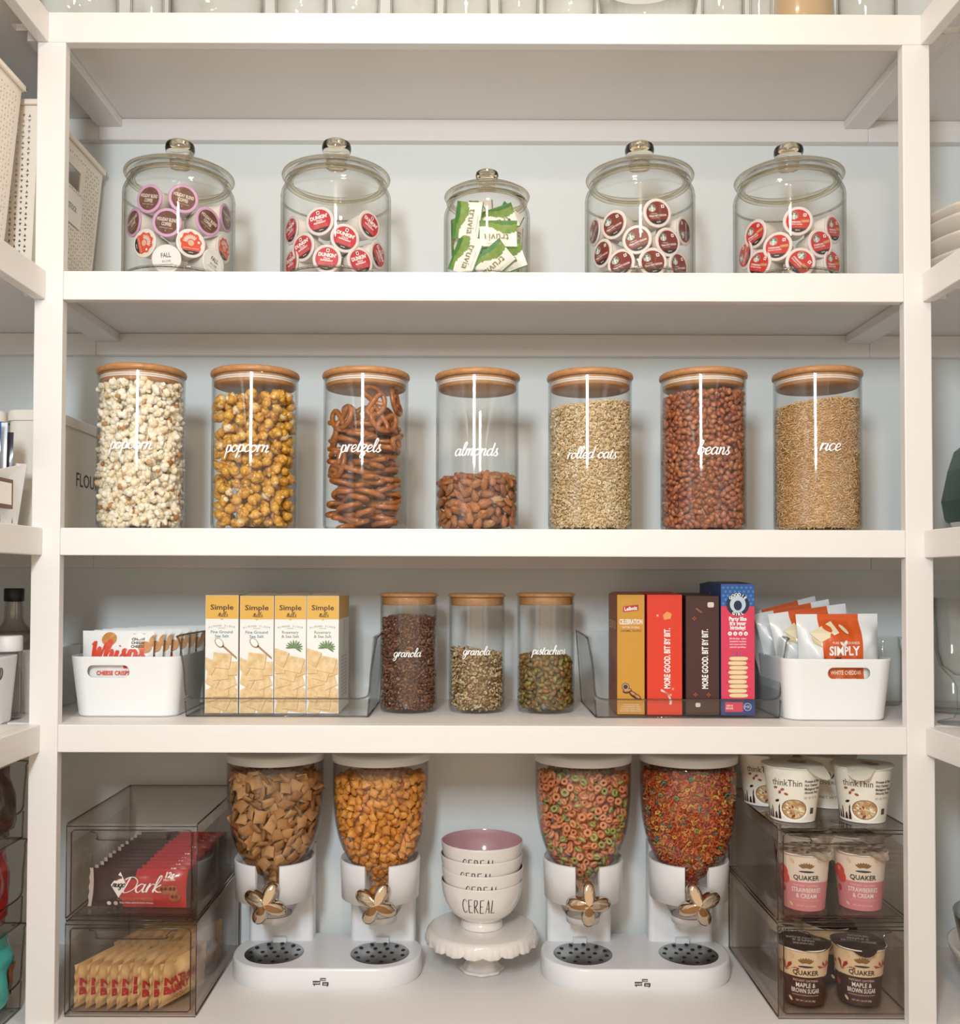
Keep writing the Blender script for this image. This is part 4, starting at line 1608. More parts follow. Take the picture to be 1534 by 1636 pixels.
def f_gold(mb, fn, w, h):
    mb.poly2([(-.013, h - .030), (.013, h - .027), (.013, h - .017), (-.013, h - .020)], fn, ink('B5242A'), .0003)
    mb.text('Leibniz', 0, h - .0235, .0062, fn, WHITE, width=.022, bold=.03, lift=.0006, rot=.1)
    mb.text('CELEBRATION', 0, h - .046, .0085, fn, WHITE, width=w * .84, bold=.02, lift=.0005)
    mb.text('BUTTER COOKIES', 0, h - .0555, .0028, fn, WHITE, width=w * .6, lift=.0005)
    mb.text('CARAMEL TRUFFLE', 0, h - .0615, .0036, fn, ink('8A4A1C'), width=w * .75, lift=.0005, bold=.01)
    for u, v, a in ((-.006, .040, .2), (.004, .034, -.6), (.010, .030, -.5)):
        mb.ell2(u, v, .008, .0045, fn, ink('5A3020'), .0005, rot=a)
        mb.ell2(u, v + .001, .006, .002, fn, ink('C98E4A'), .0007, rot=a)
    mb.ell2(-.009, .047, .0065, .0065, fn, ink('4A2A20'), .0006)
    mb.ell2(-.009, .047, .0052, .0052, fn, ink('D8CBB8'), .0007)
    mb.ell2(-.009, .047, .0042, .0042, fn, ink('4A2A20'), .0008)
    for i in range(4):
        mb.text('7.05 OZ (200G) CARAMEL COOKIES', 0, .0165 - i * .0034, .0018, fn, WHITE, width=w * (.6 + .06 * i), lift=.0005)


def s_gold(mb, w, h, d):
    fs = lambda u, v, l: (-w / 2 - l, u, v)
    mb.rect2(.006, d - .004, h * .66, h * .82, fs, ink('8E4A1C'), .0002)
    mb.text('CELEBRATION', d / 2, h * .74, .014, lambda u, v, l: fs(d - u, v, l), ink('D8B57A'), width=d * .8, bold=.02, lift=.0004)
    mb.ell2(d * .5, h * .35, .030, .024, fs, ink('7A3E1C'), .0003)


def f_bit(extra):
    def draw(mb, fn, w, h):
        mb.text('MORE GOOD. BIT BY BIT.', .004, h * .47, .0100, fn, WHITE, width=h * .50, rot=PI / 2, bold=.03, lift=.0005)
        if extra == 'r':
            mb.poly2([(-.001, h * .79), (.010, h * .80), (.012, h * .84), (.004, h * .86), (-.003, h * .83)], fn, ink('E89A5A'), .0004)
            for u, v in ((-.012, .83), (.014, .22), (.010, .17)):
                mb.text('x', u, v * h, .005, fn, ink('F3C9B0'), lift=.0005, bold=.02)
            for i in range(14):
                a = .3 + i * .11
                mb.ell2(-.012 + .022 * math.sin(a), h * .13 + .016 * math.cos(a * 1.2), .0011, .0024, fn, ink('F3D9C8'), .0005, rot=a)
        else:
            cr = ink('D9D2C6')
            mb.ell2(.014, h * .925, .0055, .0045, fn, cr, .0005, squ=.5)
            mb.ell2(-.008, h * .085, .0042, .0036, fn, cr, .0005, squ=.5)
            mb.poly2([(-.012, h * .89), (-.002, h * .855), (.000, h * .862), (-.010, h * .90)], fn, ink('9A5A40'), .0005)
            for u, v in ((-.014, .81), (.010, .17), (-.012, .17)):
                mb.ell2(u, v * h, .0010, .0040, fn, ink('C9573F'), .0005, n=8)
                mb.ell2(u, v * h, .0040, .0010, fn, ink('C9573F'), .0005, n=8)
    return draw


def f_party(mb, fn, w, h):
    bl = ink('2C5FA0')
    mb.rect2(-w / 2 + .0005, w / 2 - .0005, h * .83, h - .0005, fn, bl, .0001)
    mb.rect2(-w / 2 + .0005, w / 2 - .0005, .0005, h * .125, fn, ink('27407C'), .0001)
    dt = ink('4E86C4')
    for j in range(5):
        for i in range(7):
            u = -w / 2 + .004 + i * .0078 + (j % 2) * .0039
            if u < w / 2 - .002:
                mb.ell2(u, h * .85 + j * .0068, .0021, .0021, fn, dt, .0003, n=10)
    nv = ink('1C2B4A')
    cyy = h * .845
    mb.ell2(0, cyy, .0195, .0195, fn, nv, .0005, n=28)
    mb.ell2(0, cyy, .0135, .0140, fn, ink('BFD3DF'), .0006)
    mb.ell2(0, cyy - .002, .0070, .0085, fn, nv, .0007)
    for i, ch in enumerate('GOODIE'):
        a = .85 - i * .34
        mb.text(ch, -.0166 * math.sin(a), cyy + .0166 * math.cos(a), .0050, fn, WHITE, rot=a, bold=.04, lift=.0009)
    for i, ch in enumerate('GIRL'):
        a = -.45 + i * .30
        mb.text(ch, .0166 * math.sin(a), cyy - .0166 * math.cos(a), .0050, fn, WHITE, rot=a, bold=.04, lift=.0009)
    for i, s in enumerate(('Party like', "it's your", 'birthday!')):
        mb.text(s, 0, h * .735 - i * .0075, .0062, fn, WHITE, width=.030 - .002 * i, bold=.05, lift=.0005)
    mb.text('Connect with us!', 0, h * .655, .0024, fn, WHITE, lift=.0005)
    for i in range(4):
        u = -.0135 + i * .009
        mb.ell2(u, h * .622, .0035, .0035, fn, WHITE, .0005, n=14)
        mb.text('ftpo'[i], u, h * .622, .0034, fn, ink('D8385A'), lift=.0007, bold=.03)
    for i, s in enumerate(('Birthday cake', 'sandwich cookies', 'and creme with fun', 'colorful sprinkles.')):
        mb.text(s, 0, h * .585 - i * .0048, .0028, fn, WHITE, width=.028, lift=.0005, bold=.01)
    for i in range(4):
        mb.rect2(-.008 + i * .0055, -.0068 + i * .0055, h * .42, h * .485, fn, ink(('4A6FB0', '7C4A9A', '4A6FB0', 'B04A7A')[i]), .0005)
    for i in range(9):
        v = h * .125 + .006 + i * .0078
        mb.ell2(.001 * (-1) ** i, v, .0158, .0031, fn, ink('EBD3A8'), .0006 + i * .00003, squ=.6)
        mb.ell2(.001 * (-1) ** i, v - .0032, .0140, .0010, fn, ink('C9985E'), .00055 + i * .00003)
    for u, v in ((-.019, .33), (.018, .40), (-.020, .24), (.019, .19)):
        mb.poly2([(u, v * h), (u + .003, v * h + .002), (u + .001, v * h + .004)], fn, ink('A3325A'), .0004)
    mb.rect2(-.022, .008, .006, .0225, fn, ink('D8385A'), .0004)
    mb.text('JOIN US', -.0145, .0165, .0032, fn, WHITE, lift=.0007, width=.011, bold=.02)
    mb.text('AND SAVE', -.0145, .0120, .0032, fn, WHITE, lift=.0007, width=.012, bold=.02)
    mb.ell2(.016, .0145, .0065, .0065, fn, ink('C9D3E4'), .0004)
    mb.ell2(.016, .0145, .0056, .0056, fn, ink('27407C'), .0005)
    mb.text('MR', .016, .0145, .005, fn, ink('C9D3E4'), lift=.0007)


def s_party(mb, w, h, d):
    fs = lambda u, v, l: (-w / 2 - l, u, v)
    mb.rect2(.0005, d - .0005, h * .80, h - .0005, fs, ink('1F3A6C'), .0002)
    mb.text('G', d * .5, h * .9, .014, lambda u, v, l: fs(d - u, v, l), ink('9AB4D0'), lift=.0004)


carton('cookie_box', 986, 1030, 950, .104, .125, mat('box_gold', 'C9912F', .45), mat('box_rust', '8E4A20', .45), f_gold, 'narrow golden yellow cookie box with a rust side, beside the red box', 'cookie boxes', rz=-.03, sidedraw=s_gold)
carton('cookie_box', 1034, 1090, 950, .100, .150, mat('box_red', 'DD3A20', .45), mat('box_deep_red', 'A92018', .45), f_bit('r'), 'bright red cookie box with white upright lettering', 'cookie boxes')
carton('cookie_box', 1096, 1149, 952, .100, .150, mat('box_brown', '452622', .45), mat('box_dark', '38201C', .45), f_bit('b'), 'dark brown cookie box with white upright lettering', 'cookie boxes')
carton('cookie_box', 1152, 1206, 933, .096, .150, mat('box_pink', 'DA3C5C', .45), mat('box_side_blue', '1F3A6C', .45), f_party, 'tallest cookie box, pink below a dotted blue top', 'cookie boxes', sidedraw=s_party)

# small clear jar behind the puff bin
mb = MB()
pr = [(0, .001), (.030, .001), (.034, .006), (.034, .100), (.031, .110), (.031, .122), (.034, .124), (.034, .127), (.029, .127), (.029, .112), (.032, .100), (.032, .006), (0, .004)]
mb.lathe(pr, 40, GLASS)
o = mb.obj('glass_jar', loc=(X_at(1418, .265, S4 + .05), .285, S4))
tag(o, 'empty clear glass jar standing behind the puff bag bin', 'jar')

# ================================================================== bottom shelf: drawers
DARK_E = mat('acrylic_seam', '3B302B', .2)


def frame_bars(mb, pts, r, m, closed=True):
    mb.tube(pts, r, 5, m, closed=closed)


def stack_drawer(xl, xr, yf, yb_, z0, z1, label, group):
    t = empty('stacking_drawer', ((xl + xr) / 2, yf, z0), label, 'drawer', group)
    w, d, h = xr - xl, yb_ - yf, z1 - z0
    a, b, T = -w / 2, w / 2, .0028
    mb = MB()
    mb.box(a, b, .004, d, h - T, h, SMOKE)
    mb.box(a, b, .004, d, .0015, .0015 + T, SMOKE)
    mb.box(a, a + T, .004, d, .0015 + T, h - T, SMOKE)
    mb.box(b - T, b, .004, d, .0015 + T, h - T, SMOKE)
    mb.box(a + T, b - T, d - T, d, .0015 + T, h - T, SMOKE)
    sh = mb.obj('case', t)
    mb = MB()
    for x in (a, b):
        for z in (.003, h - .001):
            mb.tube([(x, .004, z), (x, d, z)], .0015, 5, SMOKE_E)
        mb.tube([(x, d, .003), (x, d, h - .001)], .0014, 5, SMOKE_E)
    mb.tube([(a, d, h - .001), (b, d, h - .001)], .0014, 5, SMOKE_E)
    mb.tube([(a, d, .003), (b, d, .003)], .0014, 5, SMOKE_E)
    for z in (.0035, h - .0015):
        mb.box(a, b, -.001, .004, z - .003, z + .0015, SMOKE)
        mb.tube([(a, 0, z - .003), (b, 0, z - .003)], .0008, 5, DARK_E)
    for s in (a, b):
        mb.box(min(s, s + (.006 if s < 0 else -.006)), max(s, s + (.006 if s < 0 else -.006)), -.001, .004, .003, h - .003, SMOKE)
        mb.tube([(s, 0, .003), (s, 0, h - .002)], .0008, 5, DARK_E)
    mb.obj('case_edge', sh)
    # sliding tray
    q = .0085
    dr = MB()
    dr.box(a + q, b - q, -.0015, .0015, .009, h - .010, SMOKE)
    dr.box(a + q, b - q, .0015, d - .012, .009, .0115, SMOKE)
    dr.box(a + q, a + q + .002, .0015, d - .012, .0115, h * .80, SMOKE)
    dr.box(b - q - .002, b - q, .0015, d - .012, .0115, h * .80, SMOKE)
    td = dr.obj('tray', t)
    dr = MB()
    c = [(a + q, -.0016, .009), (b - q, -.0016, .009), (b - q, -.0016, h - .010), (a + q, -.0016, h - .010)]
    P = []
    for i in range(4):
        p, n_ = Vector(c[i]), Vector(c[(i + 1) % 4])
        dd = (n_ - p).normalized()
        P += [p + dd * .004, n_ - dd * .004]
    frame_bars(dr, P, .0010, DARK_E)
    dr.obj('tray_seam', td)
    dr = MB()
    hw = w * .27
    cx_ = w * .01
    path = [(cx_ - hw - .012, -.003, h - .012), (cx_ - hw - .003, -.004, h - .0135), (cx_ - hw + .002, -.005, h - .020), (cx_ - hw + .008, -.005, h - .025), (cx_ + hw - .008, -.005, h - .025), (cx_ + hw, -.005, h - .020), (cx_ + hw + .006, -.004, h - .0135), (cx_ + hw + .016, -.003, h - .012)]
    dr.tube(catmull(path, 4), .0010, 5, SMOKE_E)
    dr.box(cx_ - hw + .002, cx_ + hw - .002, -.0062, -.0016, h - .0255, h - .0120, SMOKE)
    dr.obj('grip', td)
    return t


YD = .030
XLa, XLb = X_at(105, YD, S5 + .16), X_at(314, YD, S5 + .16)
ZL1, ZL2 = PW(210, 1472, YD)[1], PW(210, 1316, YD)[1]
stack_drawer(XLa, XLb, YD, .325, ZL1 + .0012, ZL2, 'smoky clear drawer of red wrapped chocolate bars, stacked on another', 'smoky stacking drawers')
stack_drawer(XLa, XLb, YD, .325, S5, ZL1 - .001, 'smoky clear drawer of kraft wrapped bars, under the chocolate bars', 'smoky stacking drawers')
XRa, XRb = X_at(1243, YD, S5 + .16), X_at(1455, YD, S5 + .16)
ZR1, ZR2 = PW(1350, 1475, YD)[1], PW(1350, 1322, YD)[1]
stack_drawer(XRa, XRb, YD, .325, ZR1 + .0012, ZR2, 'smoky clear drawer of pink strawberry oatmeal cups', 'smoky stacking drawers')
stack_drawer(XRa, XRb, YD, .325, S5, ZR1 - .001, 'smoky clear drawer of brown maple oatmeal cups, beneath the strawberry ones', 'smoky stacking drawers')

# chocolate bars
BRR = mat('wrapper_red', 'B3202A', .28, coat=.4)
BRD = mat('wrapper_dark', '3A1C1C', .3, coat=.3)


def choc_bar():
    mb = MB()
    w, h = .158, .061

    def c(u, v):
        return BRD if (u < -.55 + (1 - v) * .25 or (v > .72 and u < -.05)) else BRR
    fn = pouch(mb, w, h, .016, c, nx=30, nz=16, wr=.003, seed=2, crimp=.03)
    # crimped ends
    for s in (-1, 1):
        P = []
        for i in range(9):
            P.append((s * (w / 2 + (.004 if i % 2 else .006)), 0, h * i / 8))
        Q = [(s * (w / 2 - .006), 0, h * i / 8) for i in range(9)]
        mb.add(P + Q, [(i, i + 1, 9 + i + 1, 9 + i) for i in range(8)], mat('crimp_foil', 'BDB4AE', .35) if s < 0 else BRD)
    mb.poly2([(-.046, .036), (-.032, .016), (-.019, .036), (-.032, .056)], fn, WHITE, .0008)
    mb.script('nugo', -.0325, .036, .0055, fn, BLACK, wt=.16, lift=.0013)
    mb.script('Dark', .006, .032, .0135, fn, WHITE, wt=.075, lift=.0012, xs=1.25)
    mb.text('12g', .052, .053, .0075, fn, WHITE, bold=.05, lift=.001)
    mb.text('PROTEIN', .052, .0455, .0032, fn, WHITE, bold=.02, lift=.001)
    mb.text('CHOCOLATE PRETZEL', -.003, .0145, .0050, fn, ink('D88A4A'), width=.062, lift=.001, shear=.2)
    mb.text('REAL DARK CHOCOLATE | VEGAN', -.002, .0080, .0032, fn, WHITE, width=.056, lift=.001, bold=.02)
    for u, v in ((.044, .030), (.058, .030), (.062, .018)):
        for i in range(2):
            mb.lathe([(0, 0)], 3, BRR)
        P = []
        mb.ell2(u, v, .0090, .0075, fn, ink('9A5A30'), .001)
        mb.ell2(u - .003, v + .001, .0026, .0030, fn, ink('6B1A1E'), .0013)
        mb.ell2(u + .003, v + .001, .0026, .0030, fn, ink('6B1A1E'), .0013)
    mb.ell2(-.048, .0065, .0035, .0035, fn, WHITE, .001)
    mb.ell2(-.037, .0065, .0035, .0035, fn, ink('D9C3B5'), .001)
    return mb.obj('chocolate_bar')


cbp = choc_bar()
XD = (XLa + XLb) / 2
rb = random.Random(8)
for i in range(12):
    o = cbp if i == 0 else copy_tree(cbp)
    o.location = (XLb - .101 + .000 * i + rb.uniform(-.002, .002), YD + .026 + i * .0212, ZL1 + .0145)
    o.rotation_euler = (-.10, rb.uniform(-.01, .01), rb.uniform(-.02, .02))
    tag(o, 'front red and dark chocolate bar, its whole wrapper face showing' if i == 0 else 'red chocolate bar in the row behind the front bar', 'snack bar', None if i == 0 else 'red chocolate bars in the upper drawer')

KR = mat('kraft_wrapper', 'DDBE8E', .5, noise_c=('CDA873', 25))


def kraft_bar(col_):
    mb = MB()
    w, h = .086, .076
    fn = pouch(mb, w, h, .017, lambda u, v: KR, nx=24, nz=20, wr=.007, seed=5, crimp=.04)
    cc = ink(col_)
    mb.text('NATURE', -.012, .045, .0125, fn, cc, width=.062, bold=.05, lift=.0012)
    mb.text('BAKERY', -.018, .029, .0125, fn, cc, width=.050, bold=.05, lift=.0012)
    for i in range(7):
        mb.ell2(-.012 + .006 * math.cos(i * .9), .012 + .006 * math.sin(i * .9), .0012, .0012, fn, ink('7A2A20'), .001, n=8)
    for s in (-1, 1):
        P = [(s * (w / 2 + .006), .001 * (-1) ** i, h * i / 8) for i in range(9)]
        Q = [(s * (w / 2 - .004), 0, h * i / 8) for i in range(9)]
        mb.add(P + Q, [(i, i + 1, 9 + i + 1, 9 + i) for i in range(8)], KR)
    return mb.obj('fruit_bar')


kp = kraft_bar('B3262A')
for i in range(9):
    o = kp if i == 0 else copy_tree(kp)
    o.location = (XLa + .036 + i * .0172, YD + .050 + rb.uniform(-.003, .003), S5 + .0130)
    o.rotation_euler = (.16, rb.uniform(-.05, .05) - .1, math.radians(60) + rb.uniform(-.05, .05))
    tag(o, 'kraft wrapped fruit bar with red lettering, standing in the lower drawer', 'snack bar', 'red lettered kraft bars')
kg = kraft_bar('3E5A2E')
for i in range(7):
    o = kg if i == 0 else copy_tree(kg)
    o.location = (XLa + .066 + i * .0180, YD + .160 + rb.uniform(-.003, .003), S5 + .0135)
    o.rotation_euler = (.16, rb.uniform(-.05, .05) - .1, math.radians(56) + rb.uniform(-.06, .06))
    tag(o, 'kraft wrapped fruit bar with green lettering, behind the red lettered ones', 'snack bar', 'green lettered kraft bars')


# ------------------------------------------------------------------ oatmeal cups
def cup_mb(rt, rb_, h, bands):
    """bands: list of (z0, z1, material) from bottom to top"""
    mb = MB()
    rad = lambda z: rb_ + (rt - rb_) * (z / h)
    for z0, z1, m in bands:
        mb.lathe([(rad(z0), z0), (rad((z0 + z1) / 2), (z0 + z1) / 2), (rad(z1), z1)], 40, m)
    mb.disc(rb_ - .001, .002, 40, bands[0][2], up=False)
    mb.lathe([(rb_ - .001, .002), (rb_ - .0008, 0), (rb_, 0)], 40, bands[0][2])
    return mb, (rt - rb_) / h


def cup_lid(rt, h, m, tabx=0.0, tab=.012, wavy=.0012, pr=None, seed=0, under=None):
    mb = MB()
    n = 48
    vs, fs = [], []
    lo, ro = h + .0012, rt + .0035
    for k, rr in enumerate((.0, .5, .92, 1.0)):
        for i in range(n):
            a = 2 * PI * i / n
            da = math.atan2(math.sin(a - tabx), math.cos(a - tabx))
            ext = tab * max(0, 1 - (da / .42) ** 2) if k == 3 else 0
            r = ro * rr + ext
            z = lo + .0015 * (1 - rr) + wavy * math.sin(3 * a + seed) * rr - (ext * .75)
            vs.append((r * math.sin(a), -r * math.cos(a), z))
    for k in range(3):
        for i in range(n):
            fs.append((k * n + i, k * n + (i + 1) % n, (k + 1) * n + (i + 1) % n, (k + 1) * n + i))
    mb.add(vs, fs, m, True)
    mb.add([(x, y, z - .0006) for x, y, z in vs], [f[::-1] for f in fs], under or m, True)
    mb.lathe([(rt - .001, h - .002), (rt + .0022, h - .0015), (rt + .0028, h), (rt + .001, h + .001)], 48, WHITE)
    if pr:
        pr(mb, lambda u, v, l: (u, v, lo + .0022 + l), ro)
    return mb


OATP = mat('oat_print', 'DCC59A', .6, noise_c=('A87F50', 120))


def quaker_cup(kind):
    rt, rb_, h = .0415, .0335, .092
    cr = mat('cup_cream', 'EFE4D6', .45)
    low, band2, txt = {'straw': ('D98A93', 'E3A9AE', 'STRAWBERRIES|& CREAM'), 'maple': ('3E221C', '3E221C', 'MAPLE &|BROWN SUGAR'), 'apple': ('4A7A35', '5C8C42', 'APPLES &|CRANBERRIES'), 'honey': ('7A2E2C', '8C3A34', 'HONEY &|ALMONDS')}[kind]
    lowm, crm = mat('cup_' + kind, low, .45), mat('cup_cream_warm', 'EAD3AE', .45) if kind == 'maple' else cr
    mb, sl = cup_mb(rt, rb_, h, [(0, .047, lowm), (.047, h - .004, crm), (h - .004, h, crm)])
    R0 = rb_
    fn = f_cyl(R0, 0, 0, (0, 0), sl)
    mb.rect2(-.030, .030, .044, .048, fn, lowm, .0004, n=12)
    mb.text('QUAKER', .003, .0555, .0078, fn, BLACK, width=.036, bold=.02, lift=.0008)
    # plain oat sprig emblem above the name
    for i in range(7):
        a = -.9 + i * .3
        mb.ell2(.003 + .0085 * math.sin(a), .070 + .0060 * math.cos(a), .0017, .0045, fn, ink('8A6A3E'), .0006, rot=-a, n=10)
    mb.ell2(.003, .0655, .0105, .0018, fn, ink('2C3A4E'), .0006, n=14)
    mb.text('INSTANT OATMEAL', .003, .0425, .0036, fn, ink('F3D9D0'), width=.036, lift=.0009)
    a_, b_ = txt.split('|')
    mb.text(a_, .003, .0350, .0074, fn, WHITE, width=.043 if kind != 'maple' else .028, bold=.015, lift=.0009)
    mb.text(b_, .003, .0255, .0074, fn, WHITE, width=.030 if kind == 'straw' else .042, bold=.015, lift=.0009)
    mb.text('FLAVOR WITH OTHER NATURAL FLAVORS', .003, .0180, .0024, fn, ink('EBC0B8'), width=.040, lift=.0008)
    mb.text('NET WT 1.69 OZ (48g)', .003, .0090, .0028, fn, ink('F0DAD4'), width=.030, lift=.0008)
    if kind == 'straw':
        for a, z in ((-.032, .062), (-.030, .052), (-.040, .058)):
            mb.ell2(a, z, .0085, .0105, fn, ink('D5402F'), .0007, rot=.3)
        mb.ell2(-.033, .0645, .0030, .0040, fn, ink('EF8F70'), .0010)
    if kind == 'maple':
        for a in range(5):
            an = .3 + a * .55
            mb.poly2([(-.026, .055), (-.026 - .020 * math.cos(an - .15), .055 + .020 * math.sin(an - .15) - .006), (-.026 - .026 * math.cos(an), .055 + .026 * math.sin(an) - .008), (-.026 - .020 * math.cos(an + .15), .055 + .020 * math.sin(an + .15) - .006)], fn, ink('A82A20'), .0006 + a * .0001)
            mb.poly2([(.034, .062), (.034 + .014 * math.cos(an - .15), .062 + .014 * math.sin(an - .15) - .006), (.034 + .019 * math.cos(an), .062 + .019 * math.sin(an) - .006), (.034 + .014 * math.cos(an + .15), .062 + .014 * math.sin(an + .15) - .006)], fn, ink('B5362A'), .0006 + a * .0001)
    for a, z in ((-.016, .082), (.020, .084), (-.020, .010)):
        mb.ell2(a, z, .0022, .0044, fn, ink('D8B98A'), .0012, rot=.6)
        mb.ell2(a, z, .0012, .0036, fn, ink('EBD9B8'), .0014, rot=.6)
    mb.ell2(-.0345, .032, .0044, .0056, fn, ink('B03038'), .0009)
    body = mb.obj('oatmeal_cup')

    def pr(m_, f_, ro):
        tw = ink('CFC5BC')
        if kind == 'maple':
            m_.text('QUAKER', 0, .018, .0075, f_, tw, bold=.03, width=.034)
            m_.text('MAPLE &', 0, .004, .0085, f_, tw, bold=.04, width=.036)
            m_.text('BROWN SUGAR', 0, -.008, .0085, f_, tw, bold=.04, width=.056)
        else:
            for i in range(9):
                m_.ell2(.030 * math.cos(i * .7), .030 * math.sin(i * .7), .0065, .0032, f_, ink('6B5238'), rot=i * 1.1)
                m_.ell2(.016 * math.cos(i * .9), .016 * math.sin(i * .9), .0055, .0032, f_, ink('8F734E'), rot=i)
    lidm = {'straw': mat('lid_straw', 'E6DCCE', .4, noise_c=('7A5A3C', 60)), 'maple': mat('lid_maple', '33201C', .4), 'apple': mat('lid_apple', 'D8CCB8', .4, noise_c=('6B5238', 60)), 'honey': mat('lid_honey', 'C9B79C', .4, noise_c=('6B3A30', 60))}[kind]
    cup_lid(rt, h, lidm, tabx=.75 if kind == 'straw' else .2, tab=.010, wavy=.0016, pr=pr, under=OATP).obj('foil_lid', body)
    return body


cups = {}


def put_cup(kind, px, Y, z, rz, label, group=None):
    if kind not in cups:
        cups[kind] = quaker_cup(kind) if kind in ('straw', 'maple', 'apple', 'honey') else think_cup(kind)
        o = cups[kind]
    else:
        o = copy_tree(cups[kind])
    o.location = (X_at(px, Y, z + .05), Y, z)
    o.rotation_euler.z = rz
    tag(o, label, 'oatmeal cup', group)
    o.pop('group', None) if not group else None
    return o


def think_cup(kind):
    rt, rb_, h = .0470, .0360, .090
    cr = mat('cup_ivory', 'EDE8DA', .4)
    mb, sl = cup_mb(rt, rb_, h, [(0, .003, WHITE), (.003, h, cr)])
    fn = f_cyl(rb_, 0, 0, (0, 0), sl)
    if kind == 'think':
        mb.text('thinkThin', -.006, .066, .0110, fn, ink('4A2A24'), width=.040, lift=.0008)
        for i, s in enumerate(('Protein & Fiber', 'Hot Oatmeal', 'Madagascar Vanilla,', 'Almonds, Pecans')):
            mb.text(s, .018, .069 - i * .0062, .0042, fn, ink('4A2A24'), width=(.027, .022, .030, .026)[i], align='L', lift=.0008, bold=.02)
        for i in range(4):
            mb.rect2(.018 + i * .0065, .0225 + i * .0065, .0395, .0435, fn, ink('CBBFB2'), .0006)
        for u, v, a in ((-.022, .056, .3), (-.012, .054, .6), (-.016, .049, 1.2), (-.007, .047, -.4)):
            mb.ell2(u, v, .0030, .0020, fn, ink('9C5A34'), .0008, rot=a)
        wt_ = ink('F6F2E8')
        mb.ell2(.004, .0205, .0215, .0190, fn, wt_, .0006, n=28)
        mb.ell2(.004, .0225, .0185, .0165, fn, ink('8A5A40'), .0008, n=28)
        mb.ell2(.004, .0225, .0172, .0153, fn, OATP, .0009, n=28)
        r = random.Random(2)
        for i in range(26):
            a, q = r.uniform(0, 6.3), .014 * math.sqrt(r.random())
            mb.ell2(.004 + q * math.cos(a), .0225 + q * math.sin(a) * .88, .0026, .0014, fn, ink(('F1E3C6', 'B98A5A', 'E2CDA2', '8A3E24')[i % 4]), .0010 + i * .00002, rot=a, n=8)
        dk = ink('3A1E1C')
        for u, w_, hh in ((-.034, .004, .022), (-.028, .006, .012), (-.021, .005, .026), (-.040, .005, .014), (-.047, .004, .020)):
            mb.poly2([(u, .004), (u + w_, .004), (u + w_ * .7, .004 + hh), (u + w_ * .3, .004 + hh * .8)], fn, dk, .0005)
        mb.ell2(-.021, .034, .0036, .0020, fn, BLACK, .0007, rot=.5)
        mb.rect2(.030, .037, .014, .024, fn, ink('5A4A3E'), .0006)
    else:
        mb.rect2(-.050, .050, .052, h - .002, fn, ink('8C2A28'), .0004, n=16) if kind == 'redtop' else None
        mb.text('OATS', .0, .060, .0110, fn, ink('6B5A4A'), bold=.04, lift=.0008)
        mb.text('OVERNIGHT', .0, .046, .0060, fn, ink('6B5A4A'), lift=.0008)
        mb.text('NET WT 1.7 OZ', .0, .020, .0050, fn, ink('8A7A6A'), lift=.0008)
    body = mb.obj('oatmeal_cup')

    def pr(m_, f_, ro):
        m_.ell2(.010, .006, .016, .011, f_, ink('B9A487'))
        m_.ell2(.010, .006, .012, .008, f_, OATP, .0006)
        m_.text('thinkThin', -.020, .014, .006, f_, ink('8A8072'), width=.026) if kind == 'think' else None
    lm = mat('lid_red', '8C2420', .4) if kind == 'redtop' else mat('lid_ivory', 'E2DCC9', .4)
    cup_lid(rt, h, lm, tabx=.55, tab=.022 if kind == 'think' else .004, wavy=.0010, pr=pr).obj('foil_lid', body)
    return body


zt_ = ZR1 + .0132
put_cup('straw', 1284, .079, zt_, -.30, 'strawberry oatmeal cup with pink band, beside the drawer wall facing the cereal')
put_cup('straw', 1374, .081, zt_, -.33, 'strawberry oatmeal cup with a curled foil lid, by the drawer outer wall')
put_cup('apple', 1290, .186, zt_, .0, 'green banded apple oatmeal cups behind the strawberry cups', 'green banded cups')
put_cup('apple', 1356, .188, zt_, .0, 'green banded apple oatmeal cups behind the strawberry cups', 'green banded cups')
put_cup('honey', 1270, .276, zt_, -.5, 'dark red banded oatmeal cup at the back of the upper drawer', 'dark red banded cups')
put_cup('honey', 1350, .276, zt_, 0, 'dark red banded oatmeal cup at the back of the upper drawer', 'dark red banded cups')
zt_ = S5 + .0122
put_cup('maple', 1283, .081, zt_, -.30, 'maple oatmeal cup whose dark lid print faces backwards, in the lowest drawer')
bpy.context.view_layer.update()
put_cup('maple', 1372, .082, zt_, -.33, 'maple oatmeal cup with a readable dark lid, in the lowest drawer')
put_cup('maple', 1322, .178, zt_, .5, 'maple oatmeal cup alone behind the two front maple cups')
put_cup('honey', 1262, .270, zt_, -.5, 'dark red oatmeal cup against the back of the lowest drawer')
for ch in cups['maple'].children:
    ch.rotation_euler.z = PI

zt_ = ZR2 + .0008
th1 = put_cup('think', 1266, .092, zt_, -.36, 'ivory oatmeal cup on the drawers whose lid tab points at its twin')
put_cup('think', 1378, .088, zt_, -.40, 'ivory oatmeal cup on the drawers, at the end of the front pair').children[0].rotation_euler.z = -.60
put_cup('think', 1222, .205, zt_, -.3, 'ivory oatmeal cup half hidden behind the front pair, nearest the cereal hopper')
put_cup('oats', 1322, .190, zt_, 0, 'pale overnight oats cup between and behind the two front ivory cups')
put_cup('redtop', 1322, .287, zt_, 0, 'red topped oats cup at the very back of the drawer top')


th1.children[0].rotation_euler.z = .36

